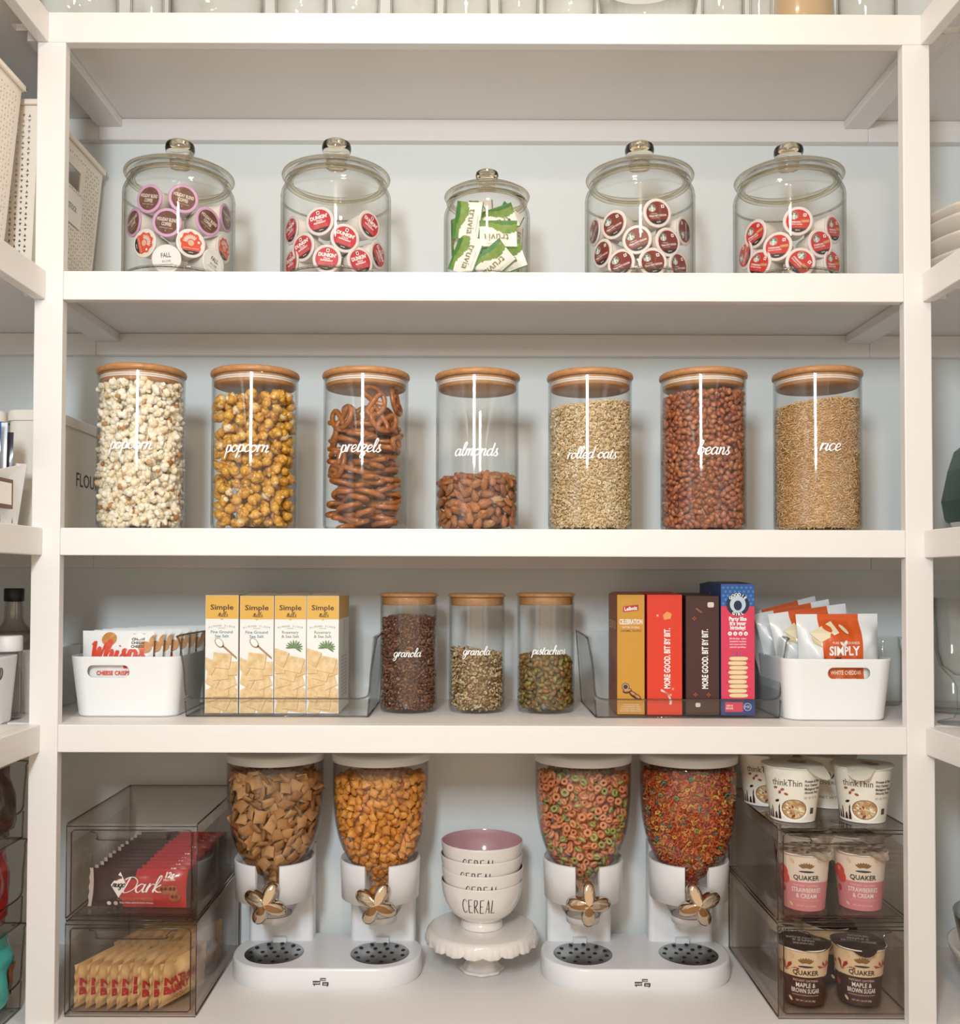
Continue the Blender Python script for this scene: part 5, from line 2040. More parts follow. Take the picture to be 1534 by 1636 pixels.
# ================================================================== cereal dispensers
def dispenser():
    t = empty('cereal_dispenser', (0, 0, 0))
    w, d, h = .338, .172, .037
    mb = MB()
    O = lambda s: [(x * s[0], y * s[1] + d / 2) for x, y in rrect(w, d, .080, 10)]
    mb.prism([(O((.985, .97)), 0), (O((1, 1)), .004), (O((1, 1)), h - .004), (O((.992, .985)), h - .0008), (O((.98, .96)), h)], WPLASTIC, smooth=True)
    # small speech-bubble mark
    fn = lambda u, v, l: (u, -l, v)
    for x0, x1, z0, z1 in ((-.014, -.001, .010, .0165), (-.0015, .0085, .0165, .0215), (.0025, .0130, .0085, .0145)):
        mb.rect2(x0, x1, z0, z1, fn, BLACK, .0004)
    mb.poly2([(-.0125, .0102), (-.0115, .0072), (-.0095, .0102)], fn, BLACK, .0004)
    mb.poly2([(.009, .0087), (.0115, .0060), (.0115, .0087)], fn, BLACK, .0004)
    for u, v, s in ((-.0075, .0132, 'HONEY'), (.0035, .019, 'CAN'), (.0078, .0114, 'DO')):
        mb.text(s, u, v, .0028, fn, WHITE, lift=.0007, bold=.02)
    mb.obj('base', t)
    S = S5
    zr = lambda rel: 1.40 + rel - S5            # heights measured against the eye line, moved to the base
    for sx in (-1, 1):
        hx, hy = sx * .0945, .072
        mb = MB()
        mb.lathe([(0, h + .0006), (.052, h + .0006), (.054, h - .001)], 48, STEEL, c=(hx, hy, 0))
        for k, n in ((1, 6), (2, 11)):
            for i in range(n):
                a = 2 * PI * i / n + k
                q = k * .0215
                mb.lathe([(.0042, h + .0005), (.0034, h + .0016), (.0022, h + .0008), (0, h + .0006)], 10, BLACK if False else mat('tray_hole', '4A4A4C', .3, metal=1), c=(hx + q * math.cos(a), hy + q * math.sin(a), 0))
        mb.lathe([(.0042, h + .0005), (.0034, h + .0016), (.0022, h + .0008), (0, h + .0006)], 10, mat('tray_hole', '4A4A4C'), c=(hx, hy, 0))
        mb.obj('drip_tray', t)
        # column
        mb = MB()
        q = .060
        mb.prism([([(hx + x, .150 + y) for x, y in rrect(2 * q, .040, .010)], zz) for zz in (h - .002, zr(-.49))], WPLASTIC)
        mb.box(hx - .012, hx + .012, .118, .132, h - .001, h + .010, WPLASTIC)
        mb.obj('column', t)
        # open holder ring
        hz0, hz1, Rr, ya = zr(-.566), zr(-.497), .0700, .072
        mb = MB()
        g = .30
        prof = [(Rr - .006, hz1 - .012), (Rr, hz1), (Rr + .0015, hz1 - .004), (Rr - .001, hz0), (Rr - .005, hz0), (Rr - .006, hz1 - .012)]
        mb.lathe(prof, 48, WPLASTIC, c=(hx, ya, 0), a0=g, a1=2 * PI - g)
        for a in (g, 2 * PI - g):
            vs = [(hx + r_ * math.sin(a), ya - r_ * math.cos(a), z) for r_, z in prof[:-1]]
            mb.add(vs, [tuple(range(5))], WPLASTIC)
        mb.obj('holder', t)
        # hopper
        pr = [(.021, zr(-.570)), (.021, zr(-.535)), (.036, zr(-.523)), (.053, zr(-.505)), (.066, zr(-.484)), (.0755, zr(-.458)), (.0815, zr(-.428)), (.0845, zr(-.395)), (.0855, zr(-.36)), (.0855, zr(-.322))]
        mb = MB()
        pf = catmull(pr, 3)
        mb.lathe(pf + [(r_ - .0022, z) for r_, z in pf[::-1]], 56, HOPPER, c=(hx, ya, 0))
        hp = mb.obj('hopper', t)
        mb = MB()
        lz = zr(-.324)
        mb.lathe([(.0835, lz - .0), (.0868, lz), (.0875, lz + .003), (.0875, lz + .012), (.086, lz + .0145), (.078, lz + .017), (0, lz + .0185)], 56, WPLASTIC, c=(hx, ya, 0))
        mb.obj('hopper_lid', hp)
        # clear outlet bowl
        mb = MB()
        cz = zr(-.560)
        pr = [(.0435, cz), (.043, cz - .014), (.038, cz - .030), (.031, cz - .040)]
        mb.lathe(catmull(pr, 3) + [(.029, cz - .040), (.036, cz - .030), (.041, cz - .014), (.0415, cz)], 40, HOPPER, c=(hx, ya, 0))
        mb.lathe([(.0315, cz - .0395), (.0295, cz - .052), (.0265, cz - .052), (.0285, cz - .0395)], 40, mat('outlet_ring', 'D9D4D3', .35), c=(hx, ya, 0))
        mb.obj('outlet', t)
        # turn knob
        mb = MB()
        nr, na = 10, 72
        vs, fs = [(0, -.020, 0)], []
        for j in range(1, nr + 1):
            s = j / nr
            for i in range(na):
                a = 2 * PI * i / na
                lobe = max(0, math.cos(2 * a)) ** 1.0 if False else (0.5 + 0.5 * math.cos(4 * a)) ** .62
                rad = .0150 + .0235 * lobe
                prf = math.sqrt(max(0, 1 - s ** 3))
                vs.append((rad * s * math.cos(a), -(.006 + .014 * prf * (1 - .45 * s * lobe)), rad * s * math.sin(a)))
        for i in range(na):
            fs.append((0, 1 + (i + 1) % na, 1 + i))
        for j in range(nr - 1):
            for i in range(na):
                a_, b_ = 1 + j * na + i, 1 + j * na + (i + 1) % na
                fs.append((a_, b_, b_ + na, a_ + na))
        o_ = 1 + (nr - 1) * na
        back = [(v[0], v[1] + .006, v[2]) for v in vs[o_:o_ + na]]
        vs += back
        nb = len(vs) - na
        for i in range(na):
            fs.append((o_ + i, o_ + (i + 1) % na, nb + (i + 1) % na, nb + i))
        fs.append(tuple(nb + i for i in range(na)))
        mb.add(vs, fs, CHROME, True)
        mb.lathe([(0, 0), (.012, 0), (.010, .004), (0, .005)], 20, CHROME, c=(0, 0, 0))
        kb = mb.obj('turn_knob', t)
        kb.location = (hx + .000, ya - .0745 - .002, zr(-.5555))
        kb['turn'] = sx
        del kb['turn']
        mb = MB()
        mb.tube([(0, .004, 0), (0, .050, 0)], .006, 12, CHROME)
        mb.obj('knob_shaft', kb)
    return t


dp = dispenser()
YDI = .132
xc = (X_at(367, YDI + .06, S5) + X_at(675, YDI + .06, S5)) / 2
dp.location = (xc, YDI, S5)
tag(dp, 'white double cereal dispenser of brown squares and golden puffs', 'dispenser', 'double cereal dispensers')
dq = copy_tree(dp)
xc2 = (X_at(864, YDI + .06, S5) + X_at(1171, YDI + .06, S5)) / 2
dq.location = (xc2, YDI, S5)
tag(dq, 'white double cereal dispenser of orange green loops and bright flakes', 'dispenser', 'double cereal dispensers')
for root, angs in ((dp, (25, 28)), (dq, (0, -22))):
    ks = sorted((c for c in root.children if c.name.startswith('turn_knob')), key=lambda c: c.location.x)
    for k_, a in zip(ks, angs):
        k_.rotation_euler.y = math.radians(a)

HP = [(-.570, .021), (-.535, .021), (-.523, .036), (-.505, .053), (-.484, .066), (-.458, .0755), (-.428, .0815), (-.395, .0845), (-.36, .0855), (-.30, .0855)]
HB = -.560


def Rh(z):
    q = z + HB
    if q <= HP[0][0]:
        return HP[0][1] - .0025
    for (a, r1), (b, r2) in zip(HP, HP[1:]):
        if q <= b:
            return r1 + (r2 - r1) * (q - a) / (b - a) - .0025
    return HP[-1][1] - .0025


M_SQ = piece_mat('toasted_square', [(0, 'A57444'), (.4, 'C09058'), (.75, 'CDA06A'), (1, 'B07442')], .6, bump=(900, .6))
M_PU = piece_mat('golden_puff', [(0, 'DE9438'), (.5, 'ECA84C'), (1, 'D28830')], .5)
M_LO = piece_mat('cereal_ring', [(0, 'E19264'), (.35, 'E8A074'), (.62, 'DB8859'), (.76, 'A3AA5E'), (.90, 'B4B872')], .6, const=True)
M_FL = piece_mat('bright_flake', [(0, 'B84A2C'), (.24, 'D56A3A'), (.50, 'E08A4C'), (.70, 'DDAA4C'), (.84, 'C85C44'), (.93, '88985A'), (.97, '4A958C')], .5, const=True)


def hopper_fill(root, sx, top, d, inset, shapes, m, piece, heap, seed, tilt=.5, nmax=300, arc=1.65, scale=(.88, 1.12), layers=2):
    cx, cy = root.location.x + sx * .0945, root.location.y + .072
    fill(cx, cy, 1.40 + HB, Rh, flat_top(top - HB, (.02 * sx, -.05), amp=.004, seed=seed), d, inset, shapes, m, piece, heap, seed=seed, tilt=tilt, nmax=nmax, arc=arc, scale=scale, layers=layers)


hopper_fill(dp, -1, -.346, .0158, .0062, [pillow(.0098, .0098, .0026, 6, i) for i in range(4)], M_SQ,
            ('cereal_square', 'toasted brown cereal square in the hopper', 'cereal', 'brown cereal squares'), ('cereal_square_pile', 'mass of toasted brown cereal squares in the hopper', 'cereal'), 31, tilt=.55, layers=3)
hopper_fill(dp, 1, -.352, .0118, .0060, [pillow(.0062, .0072, .0042, 6, i + 10) for i in range(3)], M_PU,
            ('cereal_puff', 'golden pillow shaped cereal puff in the hopper', 'cereal', 'golden cereal puffs'), ('cereal_puff_pile', 'mass of golden cereal puffs in the hopper', 'cereal'), 32, tilt=.8)
hopper_fill(dq, -1, -.345, .0128, .0060, [ring_shape(.0046, .0025, 14, 7, .08, i) for i in range(3)], M_LO,
            ('cereal_loop', 'orange or green cereal loop in the hopper', 'cereal', 'orange and green cereal loops'), ('cereal_loop_pile', 'mass of orange and green cereal loops in the hopper', 'cereal'), 33, tilt=.8, layers=3)
hopper_fill(dq, 1, -.340, .0068, .0030, [flake(.0054, .0042, .0008, 8, i, .3) for i in range(4)], M_FL, None,
            ('cereal_flakes', 'bright red, orange and yellow cereal flakes in the hopper', 'cereal'), 34, tilt=.9)

# ================================================================== cake stand with nested bowls
YC = .225
XC = X_at(770, YC, S5 + .1)
zpl = 1.40 + (925 - 1474) * (1.55 + YC) / 1550.0
hp_ = zpl - S5
t = empty('cake_stand', (XC, YC, S5), 'small white scalloped cake stand under the nested bowls', 'cake stand')
mb = MB()
n, Rp = 144, .1010
prof = [(0, 0), (.5, 0), (.90, .0), (.945, -.001), (.985, -.006), (1.0, -.013), (1.015, -.020), (1.0, -.021), (.985, -.014), (.93, -.006), (.5, -.006), (.2, -.008)]
vs, fs = [], []
for k, (q, z) in enumerate(prof):
    for i in range(n):
        a = 2 * PI * i / n
        sc = abs(math.sin(9 * a)) ** .6
        e = 1.0 if 4 <= k <= 8 else 0.0
        rr = Rp * q * (1 + e * .012 * math.cos(48 * a) * (k in (5, 6, 7)) - e * .02 * (1 - sc) * (q > .99))
        zz = z - (e * .0045 * sc if k in (6, 7) else 0)
        vs.append((rr * math.sin(a), -rr * math.cos(a), hp_ + zz))
for k in range(len(prof) - 1):
    for i in range(n):
        fs.append((k * n + i, k * n + (i + 1) % n, (k + 1) * n + (i + 1) % n, (k + 1) * n + i))
mb.add(vs, fs, CERAMIC, True)
mb.obj('plate', t)
mb = MB()
vs, fs = [], []
pr = [(.0225, hp_ - .008), (.021, hp_ - .018), (.0185, hp_ - .034), (.0200, hp_ * .45), (.026, hp_ * .25), (.033, hp_ * .10), (.0385, .006), (.0375, .001), (.030, .001)]
pr = catmull(pr, 3)
for r_, z in pr:
    for i in range(72):
        a = 2 * PI * i / 72
        fl = 1 + .03 * math.cos(8 * a) * min(1, max(0, (r_ - .019) / .018)) + .004 * math.cos(8 * a)
        vs.append((r_ * fl * math.sin(a), -r_ * fl * math.cos(a), z))
for k in range(len(pr) - 1):
    for i in range(72):
        fs.append((k * 72 + i, k * 72 + (i + 1) % 72, (k + 1) * 72 + (i + 1) % 72, (k + 1) * 72 + i))
mb.add(vs, fs, CERAMIC, True)
mb.obj('pedestal', t)

BP = [(.038, .0), (.0385, .002), (.0365, .010), (.034, .0145), (.044, .020), (.0570, .031), (.0665, .047), (.0715, .064), (.0742, .084)]
BPc = catmull(BP, 4)


def bowl_r(z):
    for (r1, z1), (r2, z2) in zip(BPc, BPc[1:]):
        if z1 <= z <= z2:
            return r1 + (r2 - r1) * (z - z1) / (z2 - z1 + 1e-9)
    return BPc[-1][0]


for ch, g, adv in (('C', [(1.0, 1.9), (.75, 2.3), (.35, 2.1), (.1, 1.2), (.2, .2), (.55, 0), (.95, .3)], 1.25), ('R', None, 1.15), ('E', None, 1.0), ('A', None, 1.2), ('L', None, 1.1)):
    if g:
        GLYPH[ch] = ([g], adv)
GLYPH['E'] = ([[(.15, 2.3), (.12, 0)], [(.15, 2.28), (.85, 2.35)], [(.14, 1.2), (.65, 1.25)], [(.12, .02), (.85, .06)]], 1.15)
GLYPH['R'] = ([[(.15, 2.3), (.12, 0)], [(.15, 2.28), (.6, 2.25), (.7, 1.8), (.45, 1.25), (.14, 1.15)], [(.3, 1.2), (.85, 0)]], 1.15)
GLYPH['A'] = ([[(.1, 0), (.5, 2.35)], [(.5, 2.35), (.85, 0)], [(.25, .8), (.78, .85)]], 1.15)
GLYPH['L'] = ([[(.15, 2.3), (.12, 0)], [(.12, .02), (.85, .05)]], 1.0)


def bowl(i):
    mb = MB()
    inner = [(.0722, .0835), (.0690, .064), (.0640, .048), (.0545, .033), (.041, .0225), (.024, .0175), (0, .0165)]
    mb.lathe([(0, .003), (.032, .003), (.034, 0)] + BPc + [(.0739, .0850), (.0728, .0850)], 64, CERAMIC)
    mb.lathe([(.0728, .0850)] + catmull(inner, 3), 64, PINKGLAZE)
    o = mb.obj('cereal_bowl')
    fb = lambda u, v, l: ((bowl_r(v) + l) * math.sin(u / .066), -(bowl_r(v) + l) * math.cos(u / .066), v)
    m2 = MB()
    m2.script('CEREAL', -.006, .0480, .0108, fb, BLACK, wt=.075, shear=.03, lift=.0007, xs=.78)
    m2.obj('lettering', o)
    return o


zb_ = zpl + .0004
bo = bowl(0)
lbs = ('lowest white bowl, fully readable CEREAL, standing on the cake stand', 'second white bowl up, nested into the lowest bowl', 'third white bowl up, nested under the top bowl', 'top white bowl showing its pink glazed inside')
for i in range(4):
    o = bo if i == 0 else copy_tree(bo)
    o.location = (XC + (0, .001, -.001, 0)[i], YC + .002, zb_ + i * .0232)
    o.rotation_euler.z = (0, .07, -.05, .0)[i]
    tag(o, lbs[i], 'bowl', 'nested cereal bowls')


# ================================================================== clear vessels on the top shelf
tops = [(62, 188, 'wide clear glass vase', .16), (208, 262, 'slim clear glass cylinder', .24), (270, 424, 'broad clear glass canister', .20), (440, 522, 'clear glass tumbler', .14),
        (532, 606, 'tapered clear glass beaker', .15), (622, 700, 'clear glass pitcher base', .22), (706, 786, 'round clear glass jar', .18), (796, 862, 'narrow clear glass vase', .25),
        (868, 952, 'clear glass drinking cup', .13), (962, 1108, 'wide cut glass bowl', .12), (1120, 1190, 'clear glass storage jar', .19), (1198, 1234, 'thin clear glass bud vase', .22),
        (1338, 1432, 'tall clear glass hurricane vase', .26)]
where = ('at the post end of the top shelf', 'between a wide vase and a broad canister', 'third along the top shelf', 'beside the broad canister on top', 'next to a tumbler on the top shelf',
         'just off the middle of the top shelf', 'above the sweetener jar on the top shelf', 'beside a round jar on the top shelf', 'between the narrow vase and cut bowl', 'above the hot cocoa jar on top',
         'beside the cut glass bowl on top', 'slimmest vessel, close to the tan crock', 'beyond the tan crock on the top shelf')
for k, (p0, p1, nm, hh) in enumerate(tops):
    Y = .085
    x0, x1 = X_at(p0, Y, S1), X_at(p1, Y, S1)
    r_ = (x1 - x0) / 2 * .97
    fl = (1.0, 1.0, 1.0, 1.12, 1.15, 1.0, .9, 1.1, 1.1, 1.2, 1.0, 1.1, 1.0)[k]
    mb = MB()
    pr = [(0, .001), (r_ * .88, .001), (r_ * .97, .004), (r_, .012), (r_ * (1 + fl) / 2, hh * .5), (r_ * fl, hh)]
    mb.lathe(pr + [(r_ * fl - .003, hh), (r_ * (1 + fl) / 2 - .003, hh * .5), (r_ - .003, .016), (r_ * .8, .009), (0, .008)], 40, GLASS)
    o = mb.obj('glass_vessel', loc=((x0 + x1) / 2, Y, S1))
    tag(o, nm + ' ' + where[k], 'glassware')
mb = MB()
x0, x1 = X_at(1238, .1, S1), X_at(1330, .1, S1)
r_ = (x1 - x0) / 2
mb.lathe([(0, 0), (r_ * .9, 0), (r_, .008), (r_ * 1.02, .05), (r_ * .95, .12), (r_ * .9, .14), (r_ * .86, .14), (r_ * .9, .11), (r_ * .9, .02), (0, .015)], 40, mat('tan_glaze', 'B9A07C', .2, coat=.5))
o = mb.obj('crock', loc=((x0 + x1) / 2, .1, S1))
tag(o, 'small tan glazed crock among the clear vessels on the top shelf', 'crock')

# ================================================================== side shelf, upper: perforated bins
PERF = mat('perforated_plastic', 'EFE6D9', .45)
CARDM = mat('label_card', 'F3F0EA', .5)


def perf_bin(x1, x0, y0, y1, z, h, label, card=False, holes=True):
    """x1: aisle side, x0: far side"""
    t = empty('perforated_bin', ((x0 + x1) / 2, (y0 + y1) / 2, z), label, 'bin', 'tall perforated bins')
    L = t.location
    tp = .020

    def corner(sx, sy, v):
        k = tp * (1 - v)
        return Vector(((x1 - k if sx > 0 else x0 + k) - L.x, (y1 - k if sy > 0 else y0 + k) - L.y, v * h))
    mb = MB()

    def face(ax, nu, nv, band, handle=None):
        def q(u, v):
            a, b = ax
            return corner(*a, v) * (1 - u) + corner(*b, v) * u
        du, dv = 1 / nu, 1 / nv
        for j in range(nv):
            for i in range(nu):
                u0, v0 = i * du, j * dv
                if handle and handle[0] < u0 + du / 2 < handle[1] and handle[2] < v0 + dv / 2 < handle[3]:
                    continue
                c = [q(u0, v0), q(u0 + du, v0), q(u0 + du, v0 + dv), q(u0, v0 + dv)]
                solid = i == 0 or i == nu - 1 or j == 0 or v0 > band or (handle and handle[0] - .05 < u0 < handle[1] + .03 and handle[2] - .03 < v0 < handle[3] + .03)
                if solid:
                    mb.add(c, [(0, 1, 2, 3)], PERF)
                    continue
                e = 0 if (j % 2) else .5
                uu = u0 + du * (e * .0)
                s = 1 if (i + j) % 2 else -1
                if s > 0:
                    tt = [q(uu + du * .22, v0 + dv * .22), q(uu + du * .78, v0 + dv * .22), q(uu + du * .5, v0 + dv * .78)]
                    mb.add(c + tt, [(0, 1, 5, 4), (1, 2, 6, 5), (2, 3, 6), (3, 0, 4, 6)], PERF)
                else:
                    tt = [q(uu + du * .22, v0 + dv * .78), q(uu + du * .78, v0 + dv * .78), q(uu + du * .5, v0 + dv * .22)]
                    mb.add(c + tt, [(3, 4, 5, 2), (0, 6, 4, 3), (0, 1, 6), (1, 2, 5, 6)], PERF)
    cell = .0088
    nv = int(h / cell)
    ny, nx = int((y1 - y0 - tp) / cell), int((x1 - x0 - tp) / cell)
    if holes:
        face((((1, -1)), ((1, 1))), ny, nv, .93, (.34, .66, .74, .86) if card else (.30, .70, .78, .88))
        face((((-1, -1)), ((1, -1))), nx, nv, .93)
    for a, b in (((1, 1), (-1, 1)), ((-1, 1), (-1, -1))):
        mb.add([corner(*a, 0), corner(*b, 0), corner(*b, 1), corner(*a, 1)], [(0, 1, 2, 3)], PERF)
    mb.add([corner(-1, -1, 0), corner(1, -1, 0), corner(1, 1, 0), corner(-1, 1, 0)], [(0, 1, 2, 3)], PERF)
    o = mb.obj('bin_wall', t)
    sd = o.modifiers.new('thick', 'SOLIDIFY')
    sd.thickness = .0022
    sd.offset = -1
    mb = MB()
    P = [corner(1, -1, 1), corner(1, 1, 1), corner(-1, 1, 1), corner(-1, -1, 1)]
    R_ = [p + Vector((math.copysign(.003, p.x), math.copysign(.003, p.y), 0)) for p in P]
    for a, b in zip(R_, R_[1:] + R_[:1]):
        x_, X_ = sorted((a.x, b.x))
        y_, Y_ = sorted((a.y, b.y))
        mb.box(x_ - .003, X_ + .003, y_ - .003, Y_ + .003, h - .006, h + .003, PERF)
    mb.obj('rim', t, bevel=.002)
    if card:
        mb = MB()
        fx = lambda u, v, l: (x1 - L.x - tp * (1 - v / h) + .001 + l, u, v)
        mb.rect2(-.052, .052, h * .50, h * .70, fx, CARDM, .001)
        mb.add([fx(-.052, h * .5, .0), fx(.052, h * .5, 0), fx(.052, h * .5, .001), fx(-.052, h * .5, .001)], [(0, 1, 2, 3)], CARDM)
        mb.text('BACKSTOCK', .0, h * .60, .010, fx, ink('6B6660'), width=.060, lift=.0016)
        mb.obj('label_card', t)
    return t


zt = 1.40 + .795
perf_bin(-.728, -.98, -.262, .006, S2, zt - S2, 'cream perforated bin standing in front of another, at the aisle edge')
perf_bin(-.712, -.96, .034, .312, S2, zt - .010 - S2, 'white perforated bin in the shelf corner with a label card', card=True)

# middle: tubs and organizer
TUB = mat('tub_plastic', 'E3DDD2', .4)


def tub(x0, x1, y0, y1, z, h, label, text=None):
    w, d = x1 - x0, y1 - y0
    mb = MB()
    mb.prism([(rrect(w, d, .018), 0), (rrect(w, d, .018), h - .014)], TUB, smooth=True)
    if text:
        fx = lambda u, v, l: (w / 2 + l, u, v)
        mb.text(text, .022, h * .47, .024, fx, ink('3A352E'), lift=.0006)
    o = mb.obj('storage_tub', loc=((x0 + x1) / 2, (y0 + y1) / 2, z))
    mb = MB()
    mb.prism([(rrect(w + .006, d + .006, .020), h - .018), (rrect(w + .007, d + .007, .021), h - .003), (rrect(w, d, .018), h)], TUB, smooth=True)
    l = mb.obj('tub_lid', o)
    for q in (o, l):
        wn = q.modifiers.new('wn', 'WEIGHTED_NORMAL')
    return tag(o, label, 'tub', 'lidded tubs')


zt = PW(30, 655, .05)[1]
tub(-.765, -.688, .045, .30, S3, zt - S3, 'narrow lidded tub marked FLOUR, tucked behind the white popcorn', 'FLOUR')
tub(-.855, -.775, .045, .30, S3, zt - S3 - .001, 'plain lidded tub pressed against the flour tub')

mb = MB()
b0, b1, y0, y1 = -.82, -.703, -.22, -.018
hs = .088
vs = [(b0, y0, 0), (b1 - .012, y0, 0), (b1 - .012, y1, 0), (b0, y1, 0), (b0 - .005, y0, hs + .02), (b1, y0, hs - .03), (b1, y1 + .004, hs + .012), (b0, y1 + .004, hs + .02)]
vi = [(x + (.003 if k in (0, 3, 4, 7) else -.003), y + (.003 if k in (0, 1, 4, 5) else -.003), z + (.003 if k < 4 else 0)) for k, (x, y, z) in enumerate(vs)]
mb.add(vs, [(3, 2, 1, 0), (0, 1, 5, 4), (1, 2, 6, 5), (2, 3, 7, 6), (3, 0, 4, 7)], BIN)
mb.add(vi, [(0, 1, 2, 3), (4, 5, 1, 0), (5, 6, 2, 1), (6, 7, 3, 2), (7, 4, 0, 3)], BIN)
mb.add(vs[4:] + vi[4:], [(0, 1, 5, 4), (1, 2, 6, 5), (2, 3, 7, 6), (3, 0, 4, 7)], BIN)
o = mb.obj('organizer', loc=(0, 0, S3), fixn=True)
tag(o, 'white open organizer of upright sachets on the side shelf', 'organizer')
mb = MB()
mb.box(-.7085, -.7015, -.14, -.062, .025, .070, mat('holder_brown', '6B4226', .4))
mb.box(-.7015, -.7008, -.134, -.068, .031, .064, CARDM)
mb.obj('label_holder', o)
for k, (col, yy, hh) in enumerate((('4A4248', -.100, .150), ('2B5EA0', -.078, .152), ('DDE6EE', -.058, .154), ('3A3440', -.038, .142))):
    mb = MB()
    pouch(mb, .085, hh, .012, lambda u, v: mat('sachet_' + col, col, .25, coat=.4), nx=8, nz=10, wr=.002, seed=k)
    o = mb.obj('sachet', loc=(-.7555, yy, S3 + .005))
    tag(o, ('charcoal sachet at the aisle end of the organizer', 'blue glossy sachet in the white organizer', 'silvery white sachet between a blue and a dark one', 'dark violet sachet nearest the post')[k].replace('nearest', 'next to'), 'sachet')

# lower: grip bin, bottle, shaker
gb = handled_bin('storage_bin', -.735, -.045, S4, .20, .13, .108, 'white grip bin on the side shelf, red pouch showing through its grip', 'white grip bins', hole=(.0, .082, .070, .020), rz=PI / 2)
gb2 = handled_bin('storage_bin', -.725, .20, S4, .17, .15, .110, 'plain white bin behind the dark capped bottle', 'white grip bins', rz=PI / 2, r=.022)
mb = MB()
pouch(mb, .15, .098, .018, lambda u, v: mat('pouch_red', 'A32420', .35, coat=.3, noise_c=('7A1A1A', 40)), nx=8, nz=8, wr=.003, seed=9)
o = mb.obj('snack_pouch', loc=(-.765, -.045, S4 + .008))
o.rotation_euler.z = PI / 2
tag(o, 'red snack pouch inside the side shelf grip bin', 'pouch')
mb = MB()
pr = [(0, .001), (.028, .001), (.034, .006), (.034, .125), (.031, .140), (.020, .152), (.0155, .162), (.0150, .178), (.0130, .198), (.0130, .204), (.0105, .204), (.0125, .178), (.013, .163), (.0185, .150), (.029, .137), (.0315, .125), (.0315, .008), (0, .006)]
mb.lathe(catmull(pr[1:-1], 2), 40, clear('bottle_glass', (.90, .89, .86), (.45, .43, .38), refl=.06))
bt = mb.obj('glass_bottle', loc=(X_at(22, .14, S4 + .15), .14, S4))
tag(bt, 'clear glass bottle with a black cap', 'bottle')
mb = MB()
mb.lathe([(0, .192), (.0150, .192), (.0165, .194), (.0165, .213), (.0155, .215), (0, .215)], 32, mat('black_cap', '15130F', .4))
mb.obj('cap', bt)
mb = MB()
mb.lathe([(0, .001), (.022, .001), (.023, .005), (.023, .115), (.020, .118), (.020, .118), (.0205, .006), (0, .005)], 32, GLASS)
sh = mb.obj('shaker', loc=(X_at(10, -.0, S4 + .1) - .07, .055, S4))
sh.location.x = X_at(12, .055, S4 + .12)
tag(sh, 'clear shaker with a white cap in front of the bottle', 'shaker')
mb = MB()
mb.lathe([(0, .112), (.0225, .112), (.0235, .114), (.0235, .136), (.022, .138), (0, .138)], 32, WHITE)
mb.obj('cap', sh)

# lowest: clear stacked bins with bags
Z = S5
for k, (hh, lab) in enumerate(((.135, 'lowest clear bin of the side stack, teal bag inside'), (.135, 'middle clear bin of the side stack, red bags inside'), (.125, 'top clear bin of the side stack, dark cookies inside'))):
    t = clear_bin(-.10, .10, 0, .20, 0, hh, .045, lab)
    t.location = (-.735, -.035, Z)
    t.rotation_euler.z = PI / 2
    t['group'] = 'clear bins stacked on the side shelf'
    c_ = ('4FB5AE', 'A8201C', '3A2822')[k]
    for j in range((1, 3, 2)[k]):
        mb = MB()
        fn = pouch(mb, .15 if k != 1 else .13, hh * .92, .035 if k == 1 else .05, lambda u, v: mat('bag_' + c_, c_, .25, coat=.5, noise_c=('5A3424', 25) if k == 2 else None), nx=12, nz=10, wr=.010, seed=k * 5 + j)
        if k == 0:
            mb.ell2(.045, .06, .024, .026, fn, ink('9A5A30'), .001)
            mb.ell2(.045, .06, .019, .021, fn, ink('B5703E'), .0012)
        o = mb.obj('snack_bag', loc=(-.7555 - j * .038, -.020, Z + .005))
        o.rotation_euler = (0, 0, PI / 2)
        tag(o, (('teal snack bag with a cookie print in the lowest side bin',), ('glossy red snack bag at the front of the middle side bin', 'second glossy red snack bag of the middle side bin', 'third glossy red snack bag of the middle side bin'), ('dark brown cookie bag at the front of the top side bin', 'dark brown cookie bag behind another in the top side bin'))[k][j], 'snack bag')
    Z += hh + .004

# ================================================================== the other side: plates, appliance, crystal, bowls
PL = mat('plate_glaze', 'EDE3D8', .18, coat=.4)
for i in range(4):
    mb = MB()
    r_ = .150
    mb.lathe([(0, .004), (.060, .004), (.063, 0), (.066, .004), (r_ * .8, .022), (r_ * .97, .050), (r_, .053), (r_ * .985, .0545), (r_ * .94, .052), (r_ * .76, .027), (.062, .009), (0, .009)], 64, PL)
    o = mb.obj('plate', loc=(.935, .115, S2 + .0005 + (0, .030, .060, .078)[i]))
    tag(o, ('lowest cream dish of the side shelf stack', 'second cream dish up in the side shelf stack', 'third cream dish up in the side shelf stack', 'topmost cream dish of the side shelf stack')[i], 'dish', 'stacked cream dishes')

